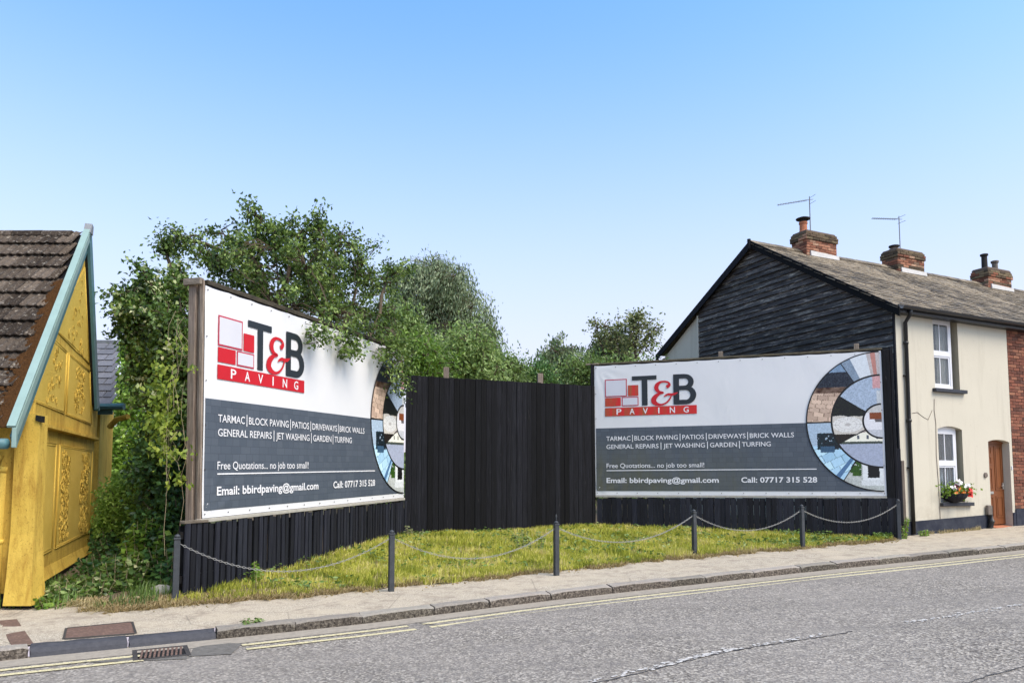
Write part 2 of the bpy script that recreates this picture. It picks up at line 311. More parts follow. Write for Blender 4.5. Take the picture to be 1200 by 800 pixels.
# ------------------------------------------------------------------ mesh helpers
class MB:
    def __init__(s): s.v = []; s.f = []; s.mi = []; s.mats = []
    def _m(s, m):
        if m is None: m = '_'
        if m not in s.mats: s.mats.append(m)
        return s.mats.index(m)
    def add(s, vs, fs, m=None):
        o = len(s.v); s.v += [tuple(p) for p in vs]; k = s._m(m)
        for f in fs: s.f.append([i + o for i in f]); s.mi.append(k)
        return s
    def box(s, x0, x1, y0, y1, z0, z1, m=None, bev=0, jit=0):
        if bev:
            b = bev; vs = []; 
            # chamfered box: 24 verts
            for (sx, x) in ((-1, x0), (1, x1)):
                for (sy, y) in ((-1, y0), (1, y1)):
                    for (sz, z) in ((-1, z0), (1, z1)):
                        vs += [(x, y - sy * b, z - sz * b), (x - sx * b, y, z - sz * b), (x - sx * b, y - sy * b, z)]
            idx = lambda i, j, k, a: ((i * 2 + j) * 2 + k) * 3 + a
            fs = []
            fs.append([idx(0, 0, 0, 0), idx(0, 0, 1, 0), idx(0, 1, 1, 0), idx(0, 1, 0, 0)]); fs.append([idx(1, 0, 0, 0), idx(1, 1, 0, 0), idx(1, 1, 1, 0), idx(1, 0, 1, 0)])
            fs.append([idx(0, 0, 0, 1), idx(1, 0, 0, 1), idx(1, 0, 1, 1), idx(0, 0, 1, 1)]); fs.append([idx(0, 1, 0, 1), idx(0, 1, 1, 1), idx(1, 1, 1, 1), idx(1, 1, 0, 1)])
            fs.append([idx(0, 0, 0, 2), idx(0, 1, 0, 2), idx(1, 1, 0, 2), idx(1, 0, 0, 2)]); fs.append([idx(0, 0, 1, 2), idx(1, 0, 1, 2), idx(1, 1, 1, 2), idx(0, 1, 1, 2)])
            for i in (0, 1):
                for j in (0, 1):
                    fs.append([idx(i, j, 0, 0), idx(i, j, 1, 0), idx(i, j, 1, 1), idx(i, j, 0, 1)])
            for i in (0, 1):
                for k in (0, 1):
                    fs.append([idx(i, 0, k, 0), idx(i, 1, k, 0), idx(i, 1, k, 2), idx(i, 0, k, 2)])
            for j in (0, 1):
                for k in (0, 1):
                    fs.append([idx(0, j, k, 1), idx(1, j, k, 1), idx(1, j, k, 2), idx(0, j, k, 2)])
            for i in (0, 1):
                for j in (0, 1):
                    for k in (0, 1): fs.append([idx(i, j, k, 0), idx(i, j, k, 1), idx(i, j, k, 2)])
            if jit: vs = [(a + random.uniform(-jit, jit), b_ + random.uniform(-jit, jit), c + random.uniform(-jit, jit)) for a, b_, c in vs]
            return s.add(vs, fs, m)
        return s.add([(x0, y0, z0), (x1, y0, z0), (x1, y1, z0), (x0, y1, z0), (x0, y0, z1), (x1, y0, z1), (x1, y1, z1), (x0, y1, z1)],
                     [(0, 3, 2, 1), (4, 5, 6, 7), (0, 1, 5, 4), (1, 2, 6, 5), (2, 3, 7, 6), (3, 0, 4, 7)], m)
    def prism(s, poly, y0, y1, m=None):      # poly in (x, z), extruded along y
        n = len(poly)
        vs = [(x, y0, z) for x, z in poly] + [(x, y1, z) for x, z in poly]
        fs = [list(range(n)), list(range(2 * n - 1, n - 1, -1))] + [(i, i + n, (i + 1) % n + n, (i + 1) % n) for i in range(n)]
        return s.add(vs, fs, m)
    def hexa(s, a, b, m=None):               # two quads (4 pts each) joined
        return s.add(list(a) + list(b), [(0, 1, 2, 3), (7, 6, 5, 4)] + [(i, i + 4, (i + 1) % 4 + 4, (i + 1) % 4) for i in range(4)], m)
    def tube(s, pts, rad, n=8, m=None, cap=True):
        pts = [Vector(p) for p in pts]; rads = rad if hasattr(rad, '__len__') else [rad] * len(pts)
        ring = []; vs = []
        up = Vector((0, 0, 1))
        for i, p in enumerate(pts):
            d = (pts[min(i + 1, len(pts) - 1)] - pts[max(i - 1, 0)])
            if d.length < 1e-9: d = Vector((0, 0, 1))
            d.normalize(); a = d.cross(up)
            if a.length < .05: a = d.cross(Vector((0, 1, 0)))
            a.normalize(); b = d.cross(a)
            for k in range(n):
                an = 2 * math.pi * k / n; vs.append(tuple(p + (a * math.cos(an) + b * math.sin(an)) * rads[i]))
        fs = []
        for i in range(len(pts) - 1):
            for k in range(n): fs.append((i * n + k, i * n + (k + 1) % n, (i + 1) * n + (k + 1) % n, (i + 1) * n + k))
        if cap: fs += [list(range(n - 1, -1, -1)), [(len(pts) - 1) * n + k for k in range(n)]]
        return s.add(vs, fs, m)
    def lathe(s, cx, cy, prof, n=14, m=None):   # prof: (r, z)
        vs = [(cx + r * math.cos(2 * math.pi * k / n), cy + r * math.sin(2 * math.pi * k / n), z) for r, z in prof for k in range(n)]
        fs = [(i * n + k, i * n + (k + 1) % n, (i + 1) * n + (k + 1) % n, (i + 1) * n + k) for i in range(len(prof) - 1) for k in range(n)]
        fs += [list(range(n - 1, -1, -1)), [(len(prof) - 1) * n + k for k in range(n)]]
        return s.add(vs, fs, m)
    def mesh(s, name, mat=None, smooth=False):
        me = bpy.data.meshes.new(name); me.from_pydata(s.v, [], s.f); 
        for m in s.mats: me.materials.append(MATS[mat if m == '_' else m])
        me.polygons.foreach_set('material_index', s.mi)
        if smooth: me.polygons.foreach_set('use_smooth', [True] * len(s.f))
        me.update(); return me

def tag(o, label=None, cat=None, group=None, kind=None):
    if label: o['label'] = label
    if cat: o['category'] = cat
    if group: o['group'] = group
    if kind: o['kind'] = kind
    return o
def link(name, me, parent=None, loc=None, rot=None):
    o = bpy.data.objects.new(name, me); C.objects.link(o)
    if parent is not None: o.parent = parent
    if loc is not None: o.location = loc
    if rot is not None: o.rotation_euler = rot
    return o
def thing(name, label, cat, loc=(0, 0, 0), rz=0, group=None):
    o = bpy.data.objects.new(name, None); C.objects.link(o); o.location = loc; o.rotation_euler = (0, 0, rz); o.empty_display_size = .1
    return tag(o, label, cat, group)
def part(name, mb, mat, parent, smooth=False, kind=None, label=None, base=None):
    """mesh given with true heights; parent stands at its own base height"""
    me = mb.mesh(name, mat, smooth); z = -(parent.location.z if base is None else base)
    o = link(name, me, parent, (0, 0, z))
    if kind: o['kind'] = kind
    if label: o['label'] = label
    return o
def sub(name, mb, mat, parent, smooth=False, **k):      # sub-part of a part that is itself offset
    o = link(name, mb.mesh(name, mat, smooth), parent)
    for a, b in k.items(): o[a] = b
    return o
def struct(name, mb, mat, smooth=False, kind='structure'):
    o = link(name, mb.mesh(name, mat, smooth)); o['kind'] = kind; return o
def leafmesh(name, P, Nrm, L, W, tint, mat, droop=None):
    """P centres (n,3); one folded leaf (2 tris) each; Nrm axis directions"""
    n = len(P); ax = Nrm / np.linalg.norm(Nrm, axis=1, keepdims=True)
    rv = RNG.normal(size=(n, 3)); sd = np.cross(ax, rv); sd /= np.linalg.norm(sd, axis=1, keepdims=True)
    up = np.cross(sd, ax); L = np.broadcast_to(L, n)[:, None]; W = np.broadcast_to(W, n)[:, None]
    base = P - ax * L / 2; tip = P + ax * L / 2; mid = P - up * W * .0
    l = mid + sd * W / 2 + up * W * .22; r = mid - sd * W / 2 + up * W * .22
    V = np.stack([base, l, tip, r], 1).reshape(-1, 3).astype(np.float32)
    me = bpy.data.meshes.new(name); me.vertices.add(4 * n); me.vertices.foreach_set('co', V.ravel())
    idx = np.arange(n)[:, None] * 4 + np.array([[0, 1, 2, 0, 2, 3]]); me.loops.add(6 * n); me.loops.foreach_set('vertex_index', idx.ravel().astype(np.int32))
    me.polygons.add(2 * n); me.polygons.foreach_set('loop_start', (np.arange(2 * n) * 3).astype(np.int32))
    me.materials.append(MATS[mat]); me.update(calc_edges=True)
    at = me.attributes.new('tint', 'FLOAT', 'POINT'); at.data.foreach_set('value', np.repeat(np.clip(tint, 0, 1), 4).astype(np.float32))
    return me

# ------------------------------------------------------------------ ground shape
def h(x):
    t = max(0., x + 2); return .034 * (t * t / (t + 1.2)) if t < 40 else .034 * 40
KP = [(-400, -240), (-14, .2), (-8, 4.2), (-4.56, 6.78), (-3.1, 7.58), (-1.04, 8.86), (.0, 9.5), (1.16, 10.1), (2.7, 10.81), (4.7, 11.75), (7.0, 12.7), (9.4, 13.74), (14, 16.0), (30, 23.6), (400, 190)]
BP = [(-400, -237), (-14, 3.0), (-8, 7.6), (-5.6, 8.62), (-4.8, 8.45), (-4.15, 8.72), (-2.91, 9.48), (-1.66, 10.30), (.7, 11.68), (3.12, 13.0), (5.28, 13.9), (7.6, 14.95), (8.34, 15.89), (12.8, 18.0), (400, 200)]
def interp(T, x): return float(np.interp(x, [a for a, b in T], [b for a, b in T]))
def smoothed(T, x): return (interp(T, x - .5) + interp(T, x + .5) + 2 * interp(T, x)) / 4
def ky(x): return smoothed(KP, x)
def by(x): return interp(BP, x)
def G(x, y):
    k = ky(x); b = by(x); z = h(x)
    if y < k: return z
    if y < b: return z + .10 + .05 * (y - k) / (b - k)
    t = min(1, (y - b) / 5.0); t = t * t * (3 - 2 * t) * .6 + t * .4
    return z + .15 + .33 * t * (1 if x < 6.5 else max(.1, (8.3 - x) / 1.8))
xs = [-400, -120, -50, -30, -20] + [-14 + .25 * i for i in range(177)] + [36, 45, 60, 120, 400]
def strip(rows, zf, yf):
    mb = MB(); vs = [(x, yf(x, j), zf(x, yf(x, j), j)) for x in xs for j in range(rows)]
    fs = [(i * rows + j, (i + 1) * rows + j, (i + 1) * rows + j + 1, i * rows + j + 1) for i in range(len(xs) - 1) for j in range(rows - 1)]
    return mb.add(vs, fs)
RY = [-500, -60, -20, -6, 0, 3]
struct('road', strip(12, lambda x, y, j: h(x), lambda x, j: min(RY[j] - 300 * (x < -20), ky(x) - 6) if j < 6 else ky(x) - [5, 4, 3, 2, 1, -.10][j - 6]), 'asphalt', True)
struct('gutter', strip(2, lambda x, y, j: h(x) + .004 + .012 * j, lambda x, j: ky(x) - .30 + .36 * j), 'gutter_silt')
pav = strip(7, lambda x, y, j: G(x, y) + random.uniform(-.006, .006) * (0 < j < 6), lambda x, j: ky(x) + .17 + (by(x) + .25 - ky(x) - .17) * j / 6)
struct('pavement', pav, 'pavement_tarmac', True)
GY = [0, .25, .6, 1, 1.6, 2.3, 3.2, 4.2, 5.2, 7, 10, 16, 30, 80, 300, 2500]
struct('ground', strip(16, lambda x, y, j: G(x, y) - .012 + (.02 if 0 < j < 9 else 0) * random.uniform(-1, 1), lambda x, j: by(x) + .02 + GY[j]), 'ground_soil', True)

# kerb stones, one by one
def kerb_pt(x, off):       # off: distance into the pavement
    d = (ky(x + .3) - ky(x - .3)) / .6; n = math.hypot(1, d); return (x - d / n * off, ky(x) + off / n)
kerb = thing('kerb', 'weathered granite kerb of long chipped stones between road and pavement', 'kerb', (0, 0, 0))
kerb['kind'] = 'structure'; 
for k_ in ('category',): del kerb[k_]
x = -7.2; i = 0
while x < 13:
    ln = random.choice([.95, .92, .9, 1.0, .6, .75]) if x > -2.95 else .8
    dark = -4.55 < x < -3.4
    if not dark and x > -5.3 and x < -4.5: ln = -4.5 - x if -4.5 - x > .2 else .3
    d = (ky(x + ln) - ky(x)) / ln; n = math.hypot(1, d); x1 = x + ln / n
    p0 = kerb_pt(x + .006, 0); p1 = kerb_pt(x1 - .006, 0)
    q0 = kerb_pt(x + .006, .165); q1 = kerb_pt(x1 - .006, .165)
    z0 = h(x); z1 = h(x1); top = .118 if not dark else .105
    zj = random.uniform(-.006, .006)
    mb = MB(); nseg = 6; prof = [(0, -.06), (.004, .55), (.012, .86), (.035, 1.0), (.165, 1.02), (.165, -.06)] if not dark else [(0, -.06), (.02, .45), (.05, .8), (.085, 1.0), (.165, 1.0), (.165, -.06)]
    vs = []
    for k in range(nseg + 1):
        u = k / nseg
        for (o, zz) in prof:
            ff = o / .165; jx = random.uniform(-.007, .007) if 0 < zz else 0
            e = .014 if k in (0, nseg) and zz > .8 and o < .1 else 0
            vs.append((p0[0] + (p1[0] - p0[0]) * u + (q0[0] - p0[0]) * ff + jx, p0[1] + (p1[1] - p0[1]) * u + (q0[1] - p0[1]) * ff + jx + e * .4, z0 + (z1 - z0) * u + zz * top + jx * .6 + zj - e))
    m_ = len(prof); fs = [(k * m_ + j, (k + 1) * m_ + j, (k + 1) * m_ + (j + 1) % m_, k * m_ + (j + 1) % m_) for k in range(nseg) for j in range(m_)]
    fs += [list(range(m_ - 1, -1, -1)), [nseg * m_ + j for j in range(m_)]]
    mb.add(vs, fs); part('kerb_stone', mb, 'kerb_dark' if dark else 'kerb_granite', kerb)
    x = x1; i += 1

# road markings
def painted(name, xa, xb, off, wd, mat, gaps=()):
    mb = MB(); st = .15; n = int((xb - xa) / st); pr = None
    for k in range(n + 1):
        x = xa + k * st; j = random.uniform(-.004, .004)
        a = kerb_pt(x, -off + wd / 2 + j); b = kerb_pt(x, -off - wd / 2 + j); z = h(x) + .008
        cur = ((a[0], a[1], z), (b[0], b[1], z))
        if pr and not any(g0 < x < g1 for g0, g1 in gaps): mb.add([pr[0], pr[1], cur[1], cur[0]], [(0, 1, 2, 3)])
        pr = cur
    return struct(name, mb, mat)
GP = ((-3.60, -2.72), (-1.32, -1.18))
o = painted('yellow_line', -9, 14, .37, .075, 'yellow_line_paint', GP)
o = painted('yellow_line', -9, 14, .575, .075, 'yellow_line_paint', GP)
CL = [(-.2, 5.25), (.66, 5.89), (1.13, 6.2), (1.74, 6.64), (2.2, 6.9), (2.95, 7.22), (3.38, 7.44), (4.31, 7.8), (5.09, 8.15), (5.81, 8.5), (7.4, 9.3), (9, 10.1), (11, 11.1)]
def along(T, x): return interp(T, x)
mb = MB()
def chip(x, y, r_, z):
    n = random.randint(4, 6); a0 = random.random() * 6.3
    return [(x + r_ * random.uniform(.5, 1.2) * 1.5 * math.cos(a0 + 6.283 * k / n), y + r_ * random.uniform(.5, 1.1) * math.sin(a0 + 6.283 * k / n) + .47 * r_ * 1.5 * math.cos(a0 + 6.283 * k / n), z) for k in range(n)]
for xa, xb, den in ((.5, 1.25, 40), (1.25, 2.1, 120), (2.1, 3.0, 45), (4.0, 4.9, 45), (4.9, 8.5, 60)):
    for k in range(int((xb - xa) * den)):
        x = random.uniform(xa, xb); y = along(CL, x) + random.gauss(0, .03); p = chip(x, y, random.uniform(.008, .028), h(x) + .0052 + random.random() * .003); mb.add(p, [list(range(len(p)))])
struct('centre_line', mb, 'white_line_paint')
mb = MB()
def crack(pts, wd):
    st = []
    for (xa, ya), (xb, yb) in zip(pts, pts[1:]):
        n = max(2, int(math.hypot(xb - xa, yb - ya) / .05))
        st += [(xa + (xb - xa) * k / n, ya + (yb - ya) * k / n) for k in range(n)]
    pr = None
    for (x, y) in st:
        y += random.uniform(-.014, .014) - .055; ww = wd * random.uniform(.25, 1.2); z = h(x) + .0048
        cur = ((x, y + ww, z), (x, y - ww, z))
        if pr: mb.add([pr[0], pr[1], cur[1], cur[0]], [(0, 1, 2, 3)])
        pr = cur
crack(CL[:7], .011); crack([(3.1, 5.44), (3.63, 5.75), (4.04, 5.96), (5, 6.4)], .008)
crack([(-1.25, 8.95), (-1.1, 8.6), (-.85, 8.42), (-.7, 8.1)], .008)
struct('road_crack', mb, 'dark_iron')

# iron covers in the pavement
def quad_plate(name, label, cat, pts, th, mat, rim=True):
    cx = sum(p[0] for p in pts) / 4; cy = sum(p[1] for p in pts) / 4; z = G(cx, cy)
    o = thing(name, label, cat, (cx, cy, z))
    a = [(x - cx, y - cy, G(x, y) - .02) for x, y in pts]; b = [(x - cx, y - cy, G(x, y) + th) for x, y in pts]
    part('plate', MB().hexa(b, a), mat, o)
    if rim:
        mb = MB()
        for k in range(4):
            p, q = Vector(pts[k]), Vector(pts[(k + 1) % 4]); d = (q - p).normalized(); n = Vector((d.y, -d.x)) * .022
            mb.hexa([(p.x - cx, p.y - cy, G(*p) + th + .004), (q.x - cx, q.y - cy, G(*q) + th + .004), (q.x + n.x - cx, q.y + n.y - cy, G(*q) + th + .004), (p.x + n.x - cx, p.y + n.y - cy, G(*p) + th + .004)],
                    [(p.x - cx, p.y - cy, G(*p) - .02), (q.x - cx, q.y - cy, G(*q) - .02), (q.x + n.x - cx, q.y + n.y - cy, G(*q) - .02), (p.x + n.x - cx, p.y + n.y - cy, G(*p) - .02)])
        part('rim', mb, 'dark_iron', o)
    return o
quad_plate('inspection_cover', 'rusty rectangular inspection cover with raised studs set in the pavement', 'manhole cover', [(-4.27, 7.20), (-3.74, 7.46), (-4.02, 7.94), (-4.50, 7.62)], .008, 'rusty_iron')
quad_plate('drain_channel', 'narrow brown drain channel cover running from the yellow wall to the kerb', 'drain cover', [(-4.60, 6.93), (-4.45, 7.01), (-5.30, 8.05), (-5.44, 7.97)], .006, 'rusty_iron', False)
# road gully
gu = thing('road_gully', 'cast iron gully grate with slanted bars in the road by the kerb', 'drain grate', (-3.3, 7.1, 0), R(28))
mb = MB(); mb.box(-.24, .24, -.24, -.20, -.03, .012).box(-.24, .24, .18, .22, -.03, .012).box(-.24, -.20, -.2, .18, -.03, .0118).box(.20, .24, -.2, .18, -.03, .0118)
part('grate_frame', mb, 'dark_iron', gu)
part('pit', MB().box(-.2, .2, -.2, .18, -.034, .0055), 'black_plastic', gu)
for k in range(10):
    x0 = -.19 + k * .037
    part('bar', MB().hexa([(x0, -.2, .011), (x0 + .018, -.2, .011), (x0 + .018 + .03, .18, .011), (x0 + .03, .18, .011)], [(x0, -.2, -.02), (x0 + .018, -.2, -.02), (x0 + .048, .18, -.02), (x0 + .03, .18, -.02)]), 'rusty_iron', gu)
mb = MB()
pp = [(-2.98, 6.95), (-2.62, 7.05), (-2.68, 7.5), (-2.95, 7.55), (-3.08, 7.3)]
mb.add([(a, b, .006) for a, b in pp], [list(range(5))]); mb.add([(-3.75, 6.72, .0055), (-2.95, 6.86, .0055), (-3.0, 6.98, .0055), (-3.7, 6.86, .0055)], [(0, 1, 2, 3)])
struct('road_patch', mb, 'patch_concrete')

# ------------------------------------------------------------------ billboards
def text_mesh(txt, x0, x1, z0, z1, y, bold=0., space=1., shear=0., cap=None):
    cu = bpy.data.curves.new('txt', 'FONT'); cu.body = txt; cu.size = 1; cu.space_character = space; cu.offset = bold; cu.shear = shear
    cu.resolution_u = 3
    ob = bpy.data.objects.new('txt', cu); C.objects.link(ob); dg = bpy.context.evaluated_depsgraph_get(); dg.update()
    me = bpy.data.meshes.new_from_object(ob.evaluated_get(dg)); bpy.data.objects.remove(ob); bpy.data.curves.remove(cu)
    n = len(me.vertices); V = np.empty(n * 3); me.vertices.foreach_get('co', V); V = V.reshape(-1, 3)
    ax, bx = V[:, 0].min(), V[:, 0].max(); ay, by_ = (V[:, 1].min(), V[:, 1].max()) if cap is None else (0., cap)
    W = np.empty_like(V); W[:, 0] = x0 + (V[:, 0] - ax) / (bx - ax) * (x1 - x0); W[:, 2] = z0 + (V[:, 1] - ay) / (by_ - ay) * (z1 - z0); W[:, 1] = y
    vs = [tuple(p) for p in W]; fs = [list(p.vertices) for p in me.polygons]; bpy.data.meshes.remove(me)
    mb = MB(); mb.add(vs, fs); return mb
_h = bpy.data.curves.new('h', 'FONT'); _h.body = 'H'; _ho = bpy.data.objects.new('h', _h); C.objects.link(_ho); CAP = 0.
_m = bpy.data.meshes.new_from_object(_ho.evaluated_get(bpy.context.evaluated_depsgraph_get())); CAP = max(v_.co.y for v_ in _m.vertices); bpy.data.objects.remove(_ho); bpy.data.meshes.remove(_m); bpy.data.curves.remove(_h)
def arc(cx, cz, rx, rz, a0, a1, n=12): return [(cx + rx * math.cos(R(a0 + (a1 - a0) * k / n)), cz + rz * math.sin(R(a0 + (a1 - a0) * k / n))) for k in range(n + 1)]
def strip_poly(mb, A, B, y):
    vs = [(x, y, z) for x, z in A] + [(x, y, z) for x, z in B]; n = len(A)
    return mb.add(vs, [(i, i + 1, i + 1 + n, i + n) for i in range(n - 1)])
def letter_B(y):
    mb = MB(); q = lambda x0, x1, z0, z1: mb.add([(x0, y, z0), (x1, y, z0), (x1, y, z1), (x0, y, z1)], [(0, 1, 2, 3)])
    x0 = 1.825; zb, zt = 2.055, 2.745; zm = 2.43
    q(x0, x0 + .13, zb, zt)
    q(x0 + .13, x0 + .25, zt - .10, zt); q(x0 + .13, x0 + .25, zm - .05, zm + .05); q(x0 + .13, x0 + .27, zb, zb + .105)
    cu = (zm + .05 + zt) / 2 - .025; ru = (zt - zm + .05) / 2
    strip_poly(mb, arc(x0 + .25, (zt + zm - .05) / 2, .205, (zt - zm + .05) / 2, 90, -90), arc(x0 + .25, (zt + zm - .05) / 2, .085, (zt - zm + .05) / 2 - .1, 90, -90), y)
    strip_poly(mb, arc(x0 + .27, (zb + zm + .05) / 2, .235, (zm + .05 - zb) / 2, 90, -90), arc(x0 + .27, (zb + zm + .05) / 2, .105, (zm + .05 - zb) / 2 - .1, 90, -90), y + .0004)
    return mb
def ampersand(y):
    P = [(782, 293, 15), (800, 283, 17), (812, 268, 13), (800, 248, 9), (775, 240, 9), (745, 238, 9), (715, 246, 13), (690, 268, 20), (682, 295, 22), (692, 322, 18), (715, 338, 12), (750, 346, 8), (715, 352, 12), (682, 372, 19), (657, 400, 25), (655, 430, 26), (680, 452, 19), (715, 462, 11), (750, 458, 9), (785, 440, 8), (812, 412, 8), (826, 385, 7), (832, 366, 5)]
    T = [(755, 386, 3), (775, 372, 9), (800, 364, 12), (830, 366, 12), (862, 362, 12), (895, 348, 2)]
    mb = MB()
    # zoomed photo units to board metres
    fx = lambda X: 1.315 + (X - 625) / (895 - 625) * .61; fz = lambda Z: 2.045 + (470 - Z) / (470 - 230) * .565
    for Q, dy in ((P, 0), (T, -.0004)):
        pts = np.array([(fx(a), fz(b)) for a, b, c in Q]); wr = np.array([c * .00226 for a, b, c in Q])
        # resample with Catmull-Rom
        tt = np.linspace(0, len(Q) - 1, len(Q) * 5); out = []; ww = []
        for u in tt:
            i = min(int(u), len(Q) - 2); f = u - i; i0 = max(i - 1, 0); i3 = min(i + 2, len(Q) - 1)
            p0, p1, p2, p3 = pts[i0], pts[i], pts[i + 1], pts[i3]
            out.append(.5 * ((2 * p1) + (-p0 + p2) * f + (2 * p0 - 5 * p1 + 4 * p2 - p3) * f * f + (-p0 + 3 * p1 - 3 * p2 + p3) * f ** 3)); ww.append(wr[i] * (1 - f) + wr[i + 1] * f)
        out = np.array(out); ww = np.array(ww); d = np.gradient(out, axis=0); d /= np.linalg.norm(d, axis=1, keepdims=True) + 1e-9
        nn = np.stack([-d[:, 1], d[:, 0]], 1)
        A = [tuple(o + n_ * w_) for o, n_, w_ in zip(out, nn, ww)]; B = [tuple(o - n_ * w_) for o, n_, w_ in zip(out, nn, ww)]
        vs = [(a[0], y + dy, a[1]) for a in A] + [(b[0], y + dy, b[1]) for b in B]; n = len(A)
        mb.add(vs, [(i, i + 1, i + 1 + n, i + n) for i in range(n - 1)])
    return mb
def vnoise(x, y, s, seed=0):
    x = x * s; y = y * s; xi = np.floor(x); yi = np.floor(y); fx = x - xi; fy = y - yi
    hsh = lambda a, b: np.modf(np.abs(np.sin(a * 127.1 + b * 311.7 + seed * 74.7) * 43758.5453))[0]
    fx = fx * fx * (3 - 2 * fx); fy = fy * fy * (3 - 2 * fy)
    return (hsh(xi, yi) * (1 - fx) + hsh(xi + 1, yi) * fx) * (1 - fy) + (hsh(xi, yi + 1) * (1 - fx) + hsh(xi + 1, yi + 1) * fx) * fy
def fb(x, y, s, seed=0): return .55 * vnoise(x, y, s, seed) + .3 * vnoise(x, y, s * 2.2, seed + 3) + .15 * vnoise(x, y, s * 4.7, seed + 5)
CX, CZ, RO, RM, RI = 6.08, 1.56, 1.47, .965, .36
def collage(u, v):
    """printed paving photographs, as flat colours over (u, v) metres on the sheet"""
    r = np.hypot(u - CX, v - CZ); a = np.degrees(np.arctan2(v - CZ, u - CX)) % 360
    col = np.zeros(u.shape + (3,)); n1 = fb(u, v, 9)[..., None]; n2 = .25 + .5 * fb(u, v, 55, 4)[..., None]
    def put(mask, c, k=.35, n=None):
        n_ = n2 if n is None else n
        val = np.array(c)[None, :] * (1 - k + 2 * k * n_); col[mask] = val[mask] if val.shape[:1] == mask.shape[:1] else val
    def cells(su, sv, rot=0, seed=0):
        uu = u * math.cos(rot) + v * math.sin(rot); vv = -u * math.sin(rot) + v * math.cos(rot)
        iv = np.floor(vv / sv); iu = np.floor(uu / su + iv * .43)
        hv = np.modf(np.abs(np.sin(iu * 12.9 + iv * 78.2 + seed) * 4375.5))[0]
        return hv, np.minimum(np.modf(np.abs(uu / su + iv * .43))[0], np.modf(np.abs(vv / sv))[0] * 1.0)
    out = r >= RM; mid = (r < RM) & (r >= RI); inn = r < RI
    # outer ring, top: pale slabs and brick edge
    m = out & (a < 121); put(m, (.55, .58, .60), .3); m2 = m & (a < 100); put(m2, (.42, .38, .37), .6); m2 = m & (a < 97) & (a > 93); put(m2, (.42, .22, .19), .4)
    m2 = m & (a > 113); put(m2, (.22, .27, .33), .8)
    # outer, left: stone paving under dark fence
    m = out & (a >= 121) & (a < 180); hv, ed = cells(.21, .09, -.1, 3)
    base = np.stack([.40 + .25 * hv, .30 + .2 * hv, .24 + .15 * hv], -1) * (.75 + .5 * n2); base[ed < .09] *= .55
    col[m] = base[m]; m2 = m & (v > 2.24); put(m2, (.07, .075, .085), .8); m2 = m & (v > 2.62); put(m2, (.20, .27, .36), .6)
    m2 = m & (v < 2.3) & (v > 2.18); put(m2, (.16, .12, .10), .9, n1)
    # outer, lower left: blue patio, planter, hedge
    m = out & (a >= 180) & (a < 238); hv, ed = cells(.24, .17, .45, 9)
    base = np.stack([.28 + .18 * hv, .44 + .2 * hv, .56 + .2 * hv], -1) * (.8 + .4 * n2); base[ed < .07] *= .6
    col[m] = base[m]; m2 = m & (v > 1.02 + .1 * n1[..., 0]); put(m2, (.34, .42, .50), .5); m2 = m & (v > .98) & (v < 1.33) & (u > 4.82) & (n1[..., 0] > .25); put(m2, (.035, .07, .075), .7)
    m2 = m & (u > 4.88) & (u < 5.16) & (v > .92) & (v < 1.05); put(m2, (.09, .13, .18), .3); m2 = m & (a > 231) & (a < 235); put(m2, (.12, .19, .30), .4)
    # outer, bottom: white hearth and gravel
    m = out & (a >= 238) & (a < 330); put(m, (.40, .42, .40), .8); m2 = m & (u > 5.68) & (v > .30); put(m2, (.60, .62, .62), .25); m2 = m & (u > 5.78) & (u < 6.0) & (v > .38); put(m2, (.04, .045, .05), .4)
    m2 = m & (u < 5.66) & (v > .42) & (n1[..., 0] > .4); put(m2, (.08, .12, .05), .6); m2 = m & (v < .33) & (v > .22) & (u > 5.65); put(m2, (.55, .57, .57), .5)
    # middle ring
    m = mid & (a < 146); put(m, (.33, .39, .47), .7); m2 = m & (u > 5.93) & (v > 2.25); put(m2, (.5, .3, .3), .6); m2 = m & (u > 6.0) & (v < 2.2); put(m2, (.45, .47, .48), .5)
    m = mid & (a >= 146) & (a < 209); put(m, (.50, .47, .42), .35); m2 = m & (v > 1.66 + .05 * n1[..., 0]); put(m2, (.06, .062, .055), .9)
    el = ((u - 5.43) / .30) ** 2 + ((v - 1.50) / .165) ** 2; m2 = m & (el < 1); put(m2, (.62, .61, .58), .12)
    m2 = m & (el < 1) & (np.modf(el * 3.2)[0] < .12); put(m2, (.42, .40, .38), .1); m2 = m & (el < 1) & (np.abs(np.modf(np.degrees(np.arctan2(v - 1.5, u - 5.43)) / 30 + 20)[0]) < .07); put(m2, (.42, .40, .38), .1)
    m2 = m & (v < 1.30); put(m2, (.07, .065, .055), .6)
    m = mid & (a >= 209); put(m, (.33, .36, .44), .45); m2 = m & (v > 1.14); put(m2, (.70, .68, .58), .12); m2 = m & (v > 1.36 - .25 * np.abs(u - 5.85) + 0) & (u < 5.9); put(m2, (.25, .21, .2), .3)
    for wx in (5.62, 5.8, 5.98): m2 = m & (np.abs(u - wx) < .022) & (v > 1.19) & (v < 1.27); put(m2, (.12, .13, .15), .2)
    m2 = m & (v < 1.14) & (v > 1.09); put(m2, (.10, .11, .10), .5)
    # inner disc
    put(inn, (.62, .61, .62), .25); m2 = inn & (v > 1.60) & (v < 1.74) & (u > 5.85); put(m2, (.22, .10, .07), .3); m2 = inn & (v > 1.74); put(m2, (.45, .44, .42), .5); m2 = inn & (v < 1.38); put(m2, (.45, .46, .48), .5)
    m2 = inn & (v < 1.6) & (v > 1.54) & (u > 5.95); put(m2, (.15, .14, .14), .3)
    # dividing bands
    ln = (np.abs(r - RO + .008) < .016) | (np.abs(r - RM) < .018) | (np.abs(r - RI) < .018)
